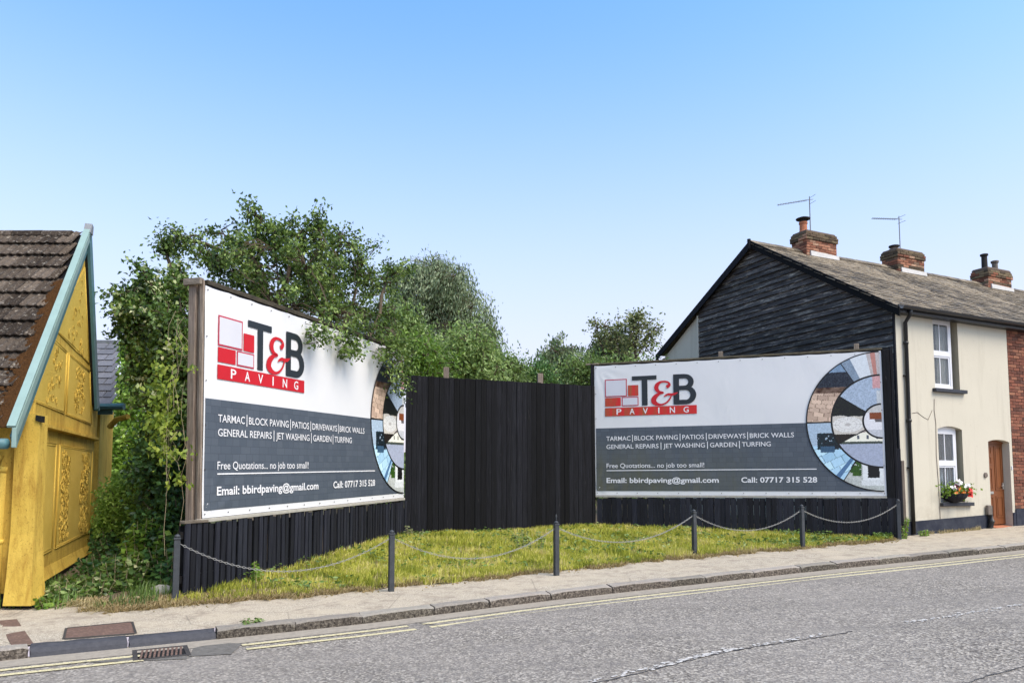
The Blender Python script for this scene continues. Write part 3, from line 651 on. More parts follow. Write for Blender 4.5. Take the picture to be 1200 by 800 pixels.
    for ang, ro, ri in ((121, RO, RM), (180, RO, RM), (238, RO, RM), (146, RM, RI), (209, RM, RI)):
        dl = np.abs((u - CX) * math.sin(R(ang)) - (v - CZ) * math.cos(R(ang))); ln |= (dl < .011) & (r < ro) & (r > ri) & (np.abs(a - ang) < 20)
    col[ln] = (.045, .052, .06)
    return np.clip((col - .25) * 1.3 + .25, .008, .85)
def collage_mesh():
    nr, na = 118, 236; rr = np.linspace(.0, RO, nr + 1); aa = np.radians(np.linspace(90.2, 269.8, na + 1))
    RR, AA = np.meshgrid(rr, aa, indexing='ij'); U = CX + RR * np.cos(AA); V = CZ + RR * np.sin(AA)
    me = bpy.data.meshes.new('photo_collage'); vs = np.stack([U, np.full_like(U, -.0185), V], -1).reshape(-1, 3)
    i = np.arange(nr)[:, None] * (na + 1) + np.arange(na)[None, :]; F = np.stack([i, i + (na + 1), i + na + 2, i + 1], -1).reshape(-1, 4)
    me.from_pydata(vs.tolist(), [], F.tolist()); me.materials.append(MATS['collage_print'])
    uc = CX + ((RR[:-1, :-1] + RR[1:, 1:]) / 2) * np.cos((AA[:-1, :-1] + AA[1:, 1:]) / 2); vc = CZ + ((RR[:-1, :-1] + RR[1:, 1:]) / 2) * np.sin((AA[:-1, :-1] + AA[1:, 1:]) / 2)
    cc = collage(uc.ravel(), vc.ravel()); cc = np.concatenate([cc, np.ones((len(cc), 1))], 1)
    at = me.attributes.new('paint', 'FLOAT_COLOR', 'CORNER'); at.data.foreach_set('color', np.repeat(cc, 4, axis=0).astype(np.float32).ravel()); me.update(); return me
COLL = collage_mesh()
EYE = MB().box(-.008, .008, -.004, .0, -.008, .008).mesh('eyelet', 'dark_iron')
def q4(mb, x0, x1, z0, z1, y): return mb.add([(x0, y, z0), (x1, y, z0), (x1, y, z1), (x0, y, z1)], [(0, 1, 2, 3)])
def folds(u, z):
    r1 = math.hypot(u, 3.04 - z); r2 = math.hypot(u, z - .05); r3 = math.hypot(u - 6.12, z - .05)
    f = lambda r, a: .006 * math.sin(a * 17) * min(1, r / .15) * math.exp(-(r / .62) ** 2)
    return f(r1, math.atan2(3.04 - z, u + .001)) + f(r2, math.atan2(z - .05, u + .001)) + .6 * f(r3, math.atan2(z, 6.13 - u)) + .0022 * math.sin(u * 2.1 + z * 3) * math.sin(z * 2.2)
def sheet(W, z0, z1, y, sag=0, wav=0.):
    nx, nz = 170, 60; vs = []; 
    for i in range(nx + 1):
        for j in range(nz + 1):
            u = i / nx * W; f = j / nz; zt = z1 - sag * abs(math.sin(u / W * math.pi * 13)) 
            zz = z0 + (zt - z0) * f; vs.append((u, y + folds(u, zz), zz))
    return MB().add(vs, [(i * (nz + 1) + j, (i + 1) * (nz + 1) + j, (i + 1) * (nz + 1) + j + 1, i * (nz + 1) + j + 1) for i in range(nx) for j in range(nz)])
def billboard(label, A, B, zA, zB, stained):
    A = Vector(A); B = Vector(B); d = B - A; L = d.length; W = 6.12
    o = thing('billboard', label, 'billboard', (A.x, A.y, zA), math.atan2(d.y, d.x), 'paving firm billboards either side of the black fence')
    o.rotation_mode = 'XYZ'
    tilt = -math.atan2(zB - zA, L)
    o.rotation_euler = (0, tilt, math.atan2(d.y, d.x)); o.location.z = zA
    P = lambda name, mb, mat, **k: part(name, mb, mat, o, base=0, **k)
    P('backing_board', MB().box(0, W, .018, .05, 0.0, 3.05), 'black_paint')
    sh = sheet(W, 0.005, 3.035, -.002, .010); P('printed_sheet', sh, 'vinyl_white', smooth=True)
    # dark lower half stops at the collage circle
    mb = MB(); zs = np.linspace(.10, 1.56, 30)
    vs = []; NC = 120; zs = np.linspace(.10, 1.56, 34)
    for z in zs:
        xr = CX - math.sqrt(max(0, (RO - .004) ** 2 - (z - CZ) ** 2)) if abs(z - CZ) < RO else CX
        for c_ in range(NC + 1): u_ = .025 + (xr - .025) * c_ / NC; vs.append((u_, -.0062 + folds(u_, z), z))
    mb.add(vs, [(i * (NC + 1) + c_, i * (NC + 1) + c_ + 1, (i + 1) * (NC + 1) + c_ + 1, (i + 1) * (NC + 1) + c_) for i in range(33) for c_ in range(NC)])
    P('slate_print', mb, 'slate_vinyl_stained' if stained else 'slate_vinyl', smooth=True)
    co_ = link('photo_collage', COLL, o)
    red = 'print_red_faded' if stained else 'print_red'; y = -.0125
    P('logo_frame', q4(MB(), .25, .765, 2.285, 2.695, y), 'print_border'); P('logo_frame', q4(MB(), .645, 1.03, 2.06, 2.27, y), 'print_border')
    P('logo_panel', q4(MB(), .272, .743, 2.307, 2.673, y - .002), 'print_pale'); P('logo_panel', q4(MB(), .665, 1.01, 2.08, 2.25, y - .002), 'print_pale')
    P('logo_block', q4(MB(), .79, 1.03, 2.29, 2.54, y), red); P('logo_block', q4(MB(), .25, .62, 2.065, 2.265, y), red)
    P('logo_bar', q4(MB(), .245, 2.335, 1.835, 2.03, y), red)
    mb = MB(); q4(mb, .885, 1.45, 2.65, 2.745, y); q4(mb, 1.11, 1.24, 2.06, 2.65, y); P('letter', mb, 'print_charcoal')
    P('letter', letter_B(y), 'print_charcoal'); P('ampersand', ampersand(y - .003), 'print_red')
    for k, ch in enumerate('PAVING'):
        cx = .575 + k * (2.10 - .575) / 5 - (.0 if ch != 'I' else 0); wdt = .028 if ch == 'I' else .115
        P('letter', text_mesh(ch, cx - wdt / 2, cx + wdt / 2, 1.868, 2.0, y - .002, .012), 'print_white')
    # lettering lines: separate words between thin bars, measured on the sheet
    def line(words, spans, z0, z1):
        for wd_, (a, b) in zip(words, spans): P('lettering', text_mesh(wd_, a, b, z0, z1, y - .002, .006, cap=CAP), 'print_white')
        for (a, b), (c, e) in zip(spans, spans[1:]): P('divider', q4(MB(), (b + c) / 2 - .008, (b + c) / 2 + .008, z0 - .035, z1 + .03, y - .002), 'print_white')
    U = lambda z: .27 + (z - 92) / (1068 - 92) * 4.09      # photo spans scaled to metres
    K = (4.09) / 976 * .0
    def S_(*zz): return [(bu(a), bu(b)) for a, b in zz]
    line(['TARMAC', 'BLOCK PAVING', 'PATIOS', 'DRIVEWAYS', 'BRICK WALLS'], S_((92, 218), (238, 464), (487, 600), (624, 816), (838, 1068)), 1.262, 1.362)
    line(['GENERAL REPAIRS', 'JET WASHING', 'GARDEN', 'TURFING'], S_((92, 363), (388, 604), (630, 770), (796, 946)), 1.075, 1.172)
    P('lettering', text_mesh('Free Quotations... no job too small!', .268, 2.47, .632, .735, y - .002, .004, cap=CAP), 'print_white')
    P('rule', q4(MB(), .266, 4.79, .562, .580, y - .002), 'print_white')
    P('lettering', text_mesh('Email: bbirdpaving@gmail.com', .263, 2.775, .29, .40, y - .002, .022, cap=CAP), 'print_white')
    P('lettering', text_mesh('Call: 07717 315 528', 3.25, 4.795, .29, .40, y - .002, .022, cap=CAP), 'print_white')
    for k in range(14):
        link('eyelet', EYE, o, (.04 + k * (W - .08) / 13, -.010, 2.985)); link('eyelet', EYE, o, (.04 + k * (W - .08) / 13, -.010, .055))
    for k in range(1, 5):
        link('eyelet', EYE, o, (.03, -.010, .05 + k * .58)); link('eyelet', EYE, o, (W - .03, -.010, .05 + k * .58))
    return o
def bu(z):      # homography along a text line of the right sheet: zoomed photo x -> metres
    px = 690 + z / 4.4444
    # sheet line from (1.95, 17.31) to (7.76, 15.365), camera f = 867 px, centre 600
    t_ = (px - 600) / 867; dx, dy = .9483, -.3174
    return (t_ * (17.31 * 1.0) - 1.95) / (dx - t_ * dy) * 1.0 + BUOFF
BUOFF = 0
BUOFF = .27 - bu(92) 
LA, LB = (-3.99, 9.583), (-2.245, 15.462); RA, RB = (1.95, 17.31), (7.76, 15.365)
# scale so that the last word ends where it does on the sheet
_e = bu(1068); _k = (4.36 - .27) / (_e - .27); _bu = bu
def bu(z): return .27 + (_bu(z) - .27) * _k
bl = billboard('billboard on weathered grey timber posts, half overhung by the leafy tree', LA, LB, 1.135, 1.285, False)
br = billboard('stained billboard in a black frame beside the cream house', RA, RB, 1.302, 1.318, True)
def PB(o, name, mb, mat, **k): return part(name, mb, mat, o, base=0, **k)
# left board: posts and rails
PB(bl, 'post', MB().box(-.012, .04, .054, .10, -.05, 3.14, bev=.005), 'grey_timber')
PB(bl, 'post', MB().box(-.05, .03, .112, .225, -.95, 3.10, bev=.01), 'grey_timber')
PB(bl, 'post', MB().box(-.045, -.014, -.005, .045, -.03, 3.10, bev=.004), 'grey_timber')
PB(bl, 'top_rail', MB().box(.055, 6.14, .0, .14, 3.055, 3.125, bev=.01, jit=.004), 'mossy_timber')
PB(bl, 'cross_beam', MB().box(-.10, -.052, .0, .27, 3.03, 3.12, bev=.008), 'grey_timber_flat')
for k in range(1, 5): PB(bl, 'post', MB().box(k * 1.5 - .06, k * 1.5 + .06, .06, .2, -.9, 3.04, bev=.008), 'grey_timber')
for z in (.3, 1.5, 2.6): PB(bl, 'rail', MB().box(.06, 6.1, .205, .26, z, z + .1), 'grey_timber_flat')
PB(bl, 'bottom_ledge', MB().box(-.05, 6.12, -.03, .05, -.05, -.002, bev=.005), 'white_bits')
PB(br, 'side_frame', MB().box(-.09, -.006, -.02, .10, -.1, 3.10, bev=.008), 'black_timber')
PB(br, 'side_frame', MB().box(6.128, 6.27, -.03, .10, -.1, 3.06, bev=.008), 'black_timber')
PB(br, 'side_frame', MB().box(6.28, 6.34, .0, .12, -.75, 3.12, bev=.008), 'black_timber')
PB(br, 'top_rail', MB().box(-.1, 6.14, .0, .12, 3.055, 3.10, bev=.008, jit=.004), 'mossy_timber')
PB(br, 'top_strip', MB().box(-.2, .1, -.02, .03, 3.06, 3.1, bev=.008), 'grey_timber_flat')
PB(br, 'bottom_ledge', MB().box(.0, 6.12, -.025, .05, -.045, -.002, bev=.005), 'white_bits')
for k in range(7): PB(br, 'bracket', MB().box(.3 + k * .9, .4 + k * .9, -.03, .2, -.12, -.047, bev=.004), 'black_timber')
for k in range(1, 5): PB(br, 'post', MB().box(k * 1.3 - .06, k * 1.3 + .06, .06, .2, -.9, 3.04, bev=.008), 'grey_timber')
for x in (2.82, 5.62): PB(br, 'bracket', MB().box(x, x + .1, .13, .2, 2.9, 3.24, bev=.006), 'grey_timber')

# ------------------------------------------------------------------ fences
def fence(label, A, B, ztA, ztB, gap, wd, mat, sink=.1, back=.0, rail=True, var=.02, thick=.022, lean=.004, name='timber_fence'):
    A = Vector(A); B = Vector(B); d = (B - A); L = d.length; u = d / L; nrm = Vector((-u.y, u.x))
    A2 = A + nrm * back; zb = min(G(A.x, A.y), G(B.x, B.y))
    o = thing(name, label, 'fence', (A2.x, A2.y, zb), math.atan2(d.y, d.x))
    x = 0; n = 0
    while x < L - wd * .5:
        w_ = wd * random.uniform(.9, 1.08); p = A2 + u * (x + w_ / 2); g = G(p.x, p.y) - sink
        zt = ztA + (ztB - ztA) * x / L + random.uniform(-var, var); yo = random.uniform(-.009, .009)
        mb = MB(); le = random.uniform(-lean, lean) * (zt - g); x1 = min(x + w_, L)
        mb.hexa([(x, yo - thick, g), (x1, yo - thick, g), (x1 + le, yo - thick, zt), (x + le, yo - thick, zt + random.uniform(-.006, .006))],
                [(x, yo, g), (x1, yo, g), (x1 + le, yo, zt), (x + le, yo, zt)])
        part('plank', mb, mat, o); x += w_ + gap * random.uniform(.6, 1.4); n += 1
    if rail:
        for f in (.2, .8):
            g = G(A.x, A.y); hh = ztA - g
            part('rail', MB().hexa([(0, .01, g + hh * f), (L, .01, g + hh * f), (L, .01, g + hh * f + .09), (0, .01, g + hh * f + .09)], [(0, .06, g + hh * f), (L, .06, g + hh * f), (L, .06, g + hh * f + .09), (0, .06, g + hh * f + .09)]), 'black_paint', o)
    return o
ft = fence('tall black plank fence closing the gap between the two billboards', (-2.25, 15.62), (1.93, 17.30), 3.87, 3.86, .006, .115, 'black_timber', var=.008, lean=0, thick=.026)
part('gap_blocker', MB().box(.0, 4.5, .003, .009, .3, 3.84), 'black_paint', ft)  # added sheet, stops light showing through the plank gaps
fl = fence('low fence of narrow dark slats under the left billboard', (-4.09, 9.27), (-2.23, 15.58), 1.08, 1.22, .032, .078, 'slat_timber', back=-.01, var=.025, lean=.02)
fence('low black board fence under the right billboard', (1.98, 17.28), (7.93, 15.29), 1.24, 1.27, .006, .115, 'slat_timber', back=-.0, var=.015, lean=.01)
# backing sheets of the low fences (dark boards behind the slats)
part('gap_blocker', MB().box(.0, 6.65, .065, .075, .25, 1.06), 'black_paint', fl)
part('cap_board', MB().box(-.02, .42, -.03, .05, 1.085, 1.125, bev=.005), 'grey_timber_flat', fl)
for n_, (p, zt) in enumerate((((-1.72, 19.2), 4.6), ((.74, 19.3), 4.45))):
    o = thing('timber_post', ['grey timber post showing above the black fence near the left billboard', 'broken topped timber post showing above the black fence near the right billboard'][n_], 'post', (p[0], p[1], G(*p)))
    part('post', MB().box(-.07, .07, -.07, .07, G(*p) - .2, zt, bev=.01, jit=.006), 'grey_timber', o)
o = thing('timber_post', 'dark weathered timber post between right billboard fence and house corner', 'post', (8.07, 15.42, .45), R(-18))
part('post', MB().box(-.09, .02, -.06, .06, .35, 2.3, bev=.008), 'slat_timber', o); part('batten', MB().box(.025, .08, -.05, .05, .3, 2.05, bev=.006), 'grey_timber', o)

# ------------------------------------------------------------------ bollards and chain
BOL = [(-4.06, 9.05, .18, 'leftmost grey metal bollard in front of the slat fence end'), (-1.62, 10.05, .274, 'second metal bollard from the left on the grass edge'), (.67, 11.3, .328, 'metal bollard in front of the tall black fence, its cap with a finial'),
       (3.25, 13.3, .33, 'metal bollard in front of the left part of the stained billboard'), (5.45, 14.0, .376, 'metal bollard in front of the picture circle of the stained billboard'), (7.86, 15.14, .45, 'last bollard against the fence end by the house')]
proto = None; TOPS = []
for i, (x, y, z, lab) in enumerate(BOL):
    g = G(x, y); z = g - .01
    hh = .83
    if proto is None:
        proto = thing('bollard', lab, 'bollard', (x, y, z), R(25), 'bollards carrying the chain along the grass')
        part('post', MB().box(-.036, .036, -.036, .036, -.2, hh - .07, bev=.006), 'bollard_paint', proto, base=0)
        part('collar', MB().box(-.041, .041, -.041, .041, hh - .068, hh - .045, bev=.004), 'bollard_paint', proto, base=0)
        part('cap', MB().lathe(0, 0, [(.032, hh - .045), (.036, hh - .03), (.03, hh - .015), (.012, hh - .004), (.004, hh)], 10), 'bollard_paint', proto, True, base=0)
        o = proto
    else:
        o = proto.copy(); C.objects.link(o); o.location = (x, y, z); o['label'] = lab
        for ch in list(proto.children): c = ch.copy(); C.objects.link(c); c.parent = o
        if i == 5: o.rotation_euler = (0, 0, R(-18))
    TOPS.append(Vector((x, y, z + hh - .10)))
fin = MB().lathe(0, 0, [(.004, .83), (.012, .85), (.006, .87), (.016, .895), (.002, .93)], 8)
bols = [o for o in C.objects if o.name.startswith('bollard') and o.type == 'EMPTY']
part('finial', fin, 'bollard_paint', bols[2], True, base=0)
# unit chain link
def torus_link(mb, c, d, up, L=.030, Wd=.017, r=.0042):
    a = d.normalized(); b = a.cross(up).normalized(); n = a.cross(b); pts = []
    for k in range(8):
        an = 2 * math.pi * k / 8; pts.append(c + a * math.cos(an) * L / 1.35 + b * math.sin(an) * Wd / 1.6)
    vs = []; fs = []
    for k, p in enumerate(pts):
        rd = (p - c).normalized()
        for j in range(4):
            an = math.pi / 2 * j + .78; vs.append(tuple(p + (rd * math.cos(an) + n * math.sin(an)) * r))
    for k in range(8):
        for j in range(4): fs.append((k * 4 + j, k * 4 + (j + 1) % 4, ((k + 1) % 8) * 4 + (j + 1) % 4, ((k + 1) % 8) * 4 + j))
    mb.add(vs, fs)
CHL = ['chain hanging in front of the slat fence between the first two bollards', 'chain between second and third bollards in front of the tall black fence', 'chain between third bollard and the one before the stained billboard',
       'chain between the two bollards in front of the stained billboard', 'chain running from the last free bollard to the fence end']
for i in range(5):
    a, b = TOPS[i], TOPS[i + 1]; L = (b - a).length; sag = [.40, .37, .34, .33, .30][i]
    o = thing('chain', CHL[i], 'chain', tuple(a), 0, 'chains hung between the bollards'); mb = MB(); n = int(L * 1.06 / .036)
    d = b - a
    f = lambda u: Vector((d.x * u, d.y * u, d.z * u - sag * 4 * u * (1 - u)))
    for k in range(n):
        u = (k + .5) / n; p = f(u); t_ = (f(min(1, u + .01)) - f(max(0, u - .01)))
        up = Vector((0, 0, 1)) if k % 2 else t_.cross(Vector((0, 0, 1)))
        torus_link(mb, p, t_, up)
    part('links', mb, 'galvanised', o, base=0, kind='stuff')

# ------------------------------------------------------------------ walls with openings
def wall_open(x0, x1, z0, z1, ops, y=0, th=.25, mat='_'):
    """front skin at y (outward -y) with reveals; ops (xa, xb, za, zb)"""
    mb = MB(); X = sorted({x0, x1, *[o[0] for o in ops], *[o[1] for o in ops]}); Z = sorted({z0, z1, *[o[2] for o in ops], *[o[3] for o in ops]})
    for a, b in zip(X, X[1:]):
        for c, d in zip(Z, Z[1:]):
            mx, mz = (a + b) / 2, (c + d) / 2
            if any(o[0] < mx < o[1] and o[2] < mz < o[3] for o in ops): continue
            mb.add([(a, y, c), (b, y, c), (b, y, d), (a, y, d)], [(0, 1, 2, 3)])
    return mb
def reveals(ops, y, th, m=None):
    mb = MB()
    for a, b, c, d in ops:
        mb.add([(a, y, c), (a, y + th, c), (a, y + th, d), (a, y, d)], [(0, 1, 2, 3)], m)
        mb.add([(b, y, c), (b, y + th, c), (b, y + th, d), (b, y, d)], [(0, 3, 2, 1)], m)
        mb.add([(a, y, d), (b, y, d), (b, y + th, d), (a, y + th, d)], [(0, 3, 2, 1)], m); mb.add([(a, y, c), (b, y, c), (b, y + th, c), (a, y + th, c)], [(0, 1, 2, 3)], m)
    return mb
def arch_fill(mb, a, b, zs, zt, y, th):
    """curved head: fills the corners between springing zs and flat top zt"""
    n = 10; pts = [(a + (b - a) * k / n, zs + (zt - zs) * math.sin(math.pi * (.0 + k / n)) ** .8 if 0 < k < n else zs) for k in range(n + 1)]
    for (xa, za), (xb, zb) in zip(pts, pts[1:]):
        mb.add([(xa, y, za), (xb, y, zb), (xb, y, zt + .001), (xa, y, zt + .001)], [(0, 1, 2, 3)])
        mb.add([(xa, y, za), (xb, y, zb), (xb, y + th, zb), (xa, y + th, za)], [(0, 3, 2, 1)])
# ------------------------------------------------------------------ terrace houses
HB = .42; HR = math.atan2(.476, 1); HO = (8.34, 15.89)
EZ, RZ, RYy = 5.44, 8.10, 4.15          # eave height, ridge height, ridge distance
SL = (RZ - EZ) / RYy
def slate_roof(o, x0, x1, first=True):
    roof = part('roof', MB().add([(x0, -.16, EZ - .10 - .16 * 0), (x1, -.16, EZ - .10), (x1, RYy, RZ - .045), (x0, RYy, RZ - .045), (x0, 8.4, EZ + .2), (x1, 8.4, EZ + .2)], [(0, 1, 2, 3), (3, 2, 5, 4)]), 'roof_slate', o)
    pit = math.atan2(RZ - .03 - EZ + .075, RYy + .18); ln = math.hypot(RYy + .18, RZ - .03 - EZ + .075)
    ms = []
    for k in range(5):
        w_ = .256; mb = MB(); j = lambda s: random.uniform(-s, s)
        mb.hexa([(j(.006), -.0 + j(.014), .022), (w_ + j(.006), j(.014), .022 + j(.004)), (w_ , .30, .008), (0, .30, .008)], [(0, 0, .002), (w_, 0, .002), (w_, .30, .0), (0, .30, .0)])
        ms.append(mb.mesh('slate', 'roof_slate'))
    rows = int(ln / .19); cnt = 0; rest = MB(); lst = []
    for r_ in range(rows + 1):
        x = x0 - .02 + (.134 if r_ % 2 else 0); 
        if r_ % 2: x -= .268
        while x < x1 - .02:
            if x > x0 - .06 and x < x1 - .2: lst.append((r_, x))
            x += .268
    # the 300 nearest the street corner are parts of their own, the rest are joined
    lst.sort(key=lambda q: (q[1] - x0) * .9 + q[0] * .19 * .9)
    for k, (r_, x) in enumerate(lst):
        s = r_ * .19; y = -.18 + s * math.cos(pit); z = EZ - .105 + s * math.sin(pit) + .004 * math.sin(x * 2.3 + r_) * 1
        tl = R(1.6) + random.uniform(-.008, .014); rz = random.uniform(-.02, .02); slip = random.uniform(-.02, .008) if random.random() > .06 else random.uniform(-.07, -.03)
        M = Matrix.Translation((x, y + slip * math.cos(pit), z + slip * math.sin(pit) + random.uniform(0, .006))) @ Matrix.Rotation(pit - tl, 4, 'X') @ Matrix.Rotation(rz, 4, 'Z')
        if k < 300:
            q = link('slate', ms[k % 5], roof); q.matrix_local = M
        else:
            me = ms[k % 5]; rest.add([tuple(M @ v_.co) for v_ in me.vertices], [list(p_.vertices) for p_ in me.polygons])
    if rest.v: sub('slates', rest, 'roof_slate', roof, kind='stuff')
    # ridge tiles
    x = x0; rt = MB().add([(0, -.13, -.10), (0, 0, .02), (0, .13, -.10), (.3, -.13, -.10), (.3, 0, .02), (.3, .13, -.10), (0, -.12, -.12), (.3, -.12, -.12), (0, .12, -.12), (.3, .12, -.12)], [(0, 3, 4, 1), (1, 4, 5, 2), (6, 7, 3, 0), (2, 5, 9, 8)]).mesh('ridge_tile', 'roof_slate')
    while x < x1 - .05:
        link('ridge_tile', rt, roof, (x, RYy, RZ + .012 + random.uniform(-.006, .006))); x += .305
    return roof
def chimney(o, x0, x1, ztop, pots, y0=3.88, y1=4.42, dark=0, name='chimney'):
    zb = RZ - .35; c = part(name, MB().box(x0 + .006, x1 - .006, y0 + .006, y1 - .006, zb, ztop - .01), 'mortar_dark', o)
    bm = {}
    rows = int((ztop - zb) / .075)
    for r_ in range(rows):
        z = zb + r_ * .075; ov = .035 if r_ in (rows - 3, rows - 2) else (.015 if r_ == rows - 1 else 0)
        dk = r_ >= rows - 3 or (dark and random.random() < .3)
        faces = [('x', y0 - ov, x0 - ov, x1 + ov, -1), ('x', y1 + ov, x0 - ov, x1 + ov, 1), ('y', x0 - ov, y0 - ov, y1 + ov, -1), ('y', x1 + ov, y0 - ov, y1 + ov, 1)]
        for ax, pos, a, b, sg in faces:
            if z < RZ - .12 and ax == 'x' and sg < 0: pass
            n = 5 if ax == 'x' else 2; st = (b - a) / n; off = (r_ % 2) * .5
            k = -off
            while k < n - .01:
                s0 = a + max(0, k) * st + .005; s1 = a + min(n, k + 1) * st - .005; k += 1
                if s1 - s0 < .04: continue
                j = random.uniform(-.006, .006); th = .03 + ov
                bx = MB()
                if ax == 'x':
                    ya, yb = (pos - .004 + j, pos + th) if sg < 0 else (pos - th, pos + .004 + j)
                    bx.box(s0, s1, ya, yb, z + .004, z + .069, bev=.006, jit=.003)
                else:
                    xa, xb = (pos - .006 + j, pos + th) if sg < 0 else (pos - th, pos + .006 + j)
                    bx.box(xa, xb, s0, s1, z + .0045, z + .0685, bev=.006, jit=.003)
                if z > RZ - .42: sub('brick', bx, 'chimney_brick_dark' if dk and random.random() < .75 else 'chimney_brick', c)
    sub('flaunching', MB().hexa([(x0 + .03, y0 + .03, ztop + .03), (x1 - .03, y0 + .03, ztop + .03), (x1 - .03, y1 - .03, ztop + .03), (x0 + .03, y1 - .03, ztop + .03)][::1], [(x0, y0, ztop - .04), (x1, y0, ztop - .04), (x1, y1, ztop - .04), (x0, y1, ztop - .04)]), 'mortar_dark', c)
    # lead flashing painted white along the front foot
    zf = EZ + (y0) * SL
    sub('flashing', MB().hexa([(x0 + .12, y0 - .05, zf - .05), (x1 + .05, y0 - .05, zf - .05), (x1 + .05, y0 - .03, zf + .07), (x0 + .12, y0 - .03, zf + .10)], [(x0 + .12, y0 + .02, zf - .05), (x1 + .05, y0 + .02, zf - .05), (x1 + .05, y0 + .02, zf + .07), (x0 + .12, y0 + .02, zf + .10)]), 'flashing_white', c)
    for (px, prof, mt) in pots: sub('chimney_pot', MB().lathe(px, (y0 + y1) / 2, [(r_, ztop + z_) for r_, z_ in prof], 14, mt), mt, c, smooth=False)
    return c

hc = thing('terraced_house', 'cream rendered end terrace cottage with black boarded gable', 'house', (HO[0], HO[1], HB), HR, 'terraced cottages on the right')
OPS = [(1.24, 2.10, 3.70, 5.30), (1.26, 2.10, 1.16, 2.86), (3.03, 3.83, .50, 2.60)]
HW = 3.93
fw = wall_open(0, HW, HB - .2, EZ - .03, OPS)
arch_fill(fw, 1.26, 2.10, 2.79, 2.86, 0, .17); arch_fill(fw, 3.03, 3.83, 2.55, 2.60, 0, .3)
fw.add([(0, 0, HB - .2), (0, 0, EZ), (0, .12, EZ), (0, .12, HB - .2)], [(0, 1, 2, 3)])
wallp = part('front_wall', fw, 'cream_render', hc)
sub('reveal', reveals([OPS[0]], 0, .17), 'shaded_reveal', wallp); sub('reveal', reveals([OPS[1]], 0, .169), 'shaded_reveal', wallp); sub('reveal', reveals([OPS[2]], 0, .28), 'cream_render', wallp)
mb = MB()
for a, b in ((.0, 3.03), (3.83, HW)): 
    gz = HB - .25; mb.hexa([(a, -.02, gz), (b, -.02, gz), (b, -.02, .76 + b * .035), (a, -.02, .755 + a * .035)], [(a, .001, gz), (b, .001, gz), (b, .001, .76 + b * .035), (a, .001, .755 + a * .035)])
part('plinth', mb, 'navy_plinth', hc)
# hairline crack / cable down the render
part('cable', MB().tube([(1.18, -.008, 3.45), (1.16, -.01, 3.2), (1.2, -.008, 2.9), (1.17, -.01, 2.2), (1.2, -.008, 1.6), (1.21, -.01, .8)], .007, 5), 'mortar', hc)
part('render_crack', MB().tube([(.42, -.001, 3.1), (.6, -.003, 3.13), (.8, -.001, 3.03), (.95, -.002, 2.98), (1.1, -.001, 3.2)], .007, 4), 'mortar_dark', hc)
part('wall_vent', MB().tube([(2.86, -.03, 1.77), (2.86, .01, 1.77)], .058, 14), 'grey_pot', hc)
part('meter_box', MB().box(2.78, 2.93, -.09, -.021, .86, 1.08, bev=.01), 'grey_pot', hc)
part('foot_pipe', MB().tube([(2.86, -.07, .86), (2.87, -.09, .72), (2.84, -.07, .56)], [.045, .07, .05], 10), 'black_plastic', hc)
part('door_post', MB().box(2.965, 3.005, -.05, -.021, .45, 1.06), 'dark_iron', hc)
def window(o, a, b, c, d, y, head=0, cur='curtain', lower='curtain'):
    fr = part('window', MB().box(a, a + .06, y, y + .06, c, d).box(b - .06, b, y, y + .06, c, d).box(a + .06, b - .06, y, y + .06, d - .07 - head, d).box(a + .06, b - .06, y, y + .06, c, c + .08).box(a + .06, b - .06, y - .004, y + .058, (c + d) / 2 - .035, (c + d) / 2 + .035), 'white_upvc', o)
    mid = (c + d) / 2
    for (z0, z1, yy) in ((c + .08, mid - .035, y + .012), (mid + .035, d - .07 - head, y + .002)):
        sub('sash', MB().box(a + .06, a + .10, yy, yy + .04, z0, z1).box(b - .10, b - .06, yy, yy + .04, z0, z1).box(a + .1, b - .1, yy, yy + .04, z0, z0 + .05).box(a + .1, b - .1, yy, yy + .04, z1 - .04, z1)
            .box((a + b) / 2 - .012, (a + b) / 2 + .012, yy + .012, yy + .03, z0 + .05, z1 - .04), 'white_upvc', fr)
        sub('pane', MB().box(a + .09, b - .09, yy + .018, yy + .026, z0 + .04, z1 - .03), 'window_glass', fr)
    xc = (a + b) / 2; mbc = MB(); n = 26
    for (xa, xb) in ((a, a + (b - a) * .42), (a + (b - a) * .52, b - .04)):
        vs = []
        for k in range(n + 1):
            u = xa + (xb - xa) * k / n; yv = y + .10 + .018 * math.sin(u * 70); vs += [(u, yv, c), (u, yv, d)]
        mbc.add(vs, [(2 * k, 2 * k + 2, 2 * k + 3, 2 * k + 1) for k in range(n)])
    sub('curtain', mbc, cur, fr)
    sub('room', MB().add([(a - .1, y + .5, c - .1), (b + .1, y + .5, c - .1), (b + .1, y + .5, d + .1), (a - .1, y + .5, d + .1), (a - .1, y + .07, c - .1), (b + .1, y + .07, c - .1), (b + .1, y + .07, d + .1), (a - .1, y + .07, d + .1)], [(0, 1, 2, 3), (0, 4, 5, 1), (1, 5, 6, 2), (2, 6, 7, 3), (3, 7, 4, 0)]), 'dark_interior', fr)
    return fr
window(hc, 1.24, 2.00, 3.70, 5.30, .10); w2 = window(hc, 1.26, 2.02, 1.16, 2.86, .10, .06, 'dark_interior')
sub('curtain', MB().box(1.33, 1.95, .20, .22, 1.2, 1.98), 'net_curtain', w2)
part('window_sill', MB().box(1.14, 2.24, -.09, .1, 3.615, 3.695, bev=.008), 'sill_paint', hc); part('window_sill', MB().box(1.22, 2.30, -.09, .1, 1.075, 1.155, bev=.008), 'sill_paint', hc)
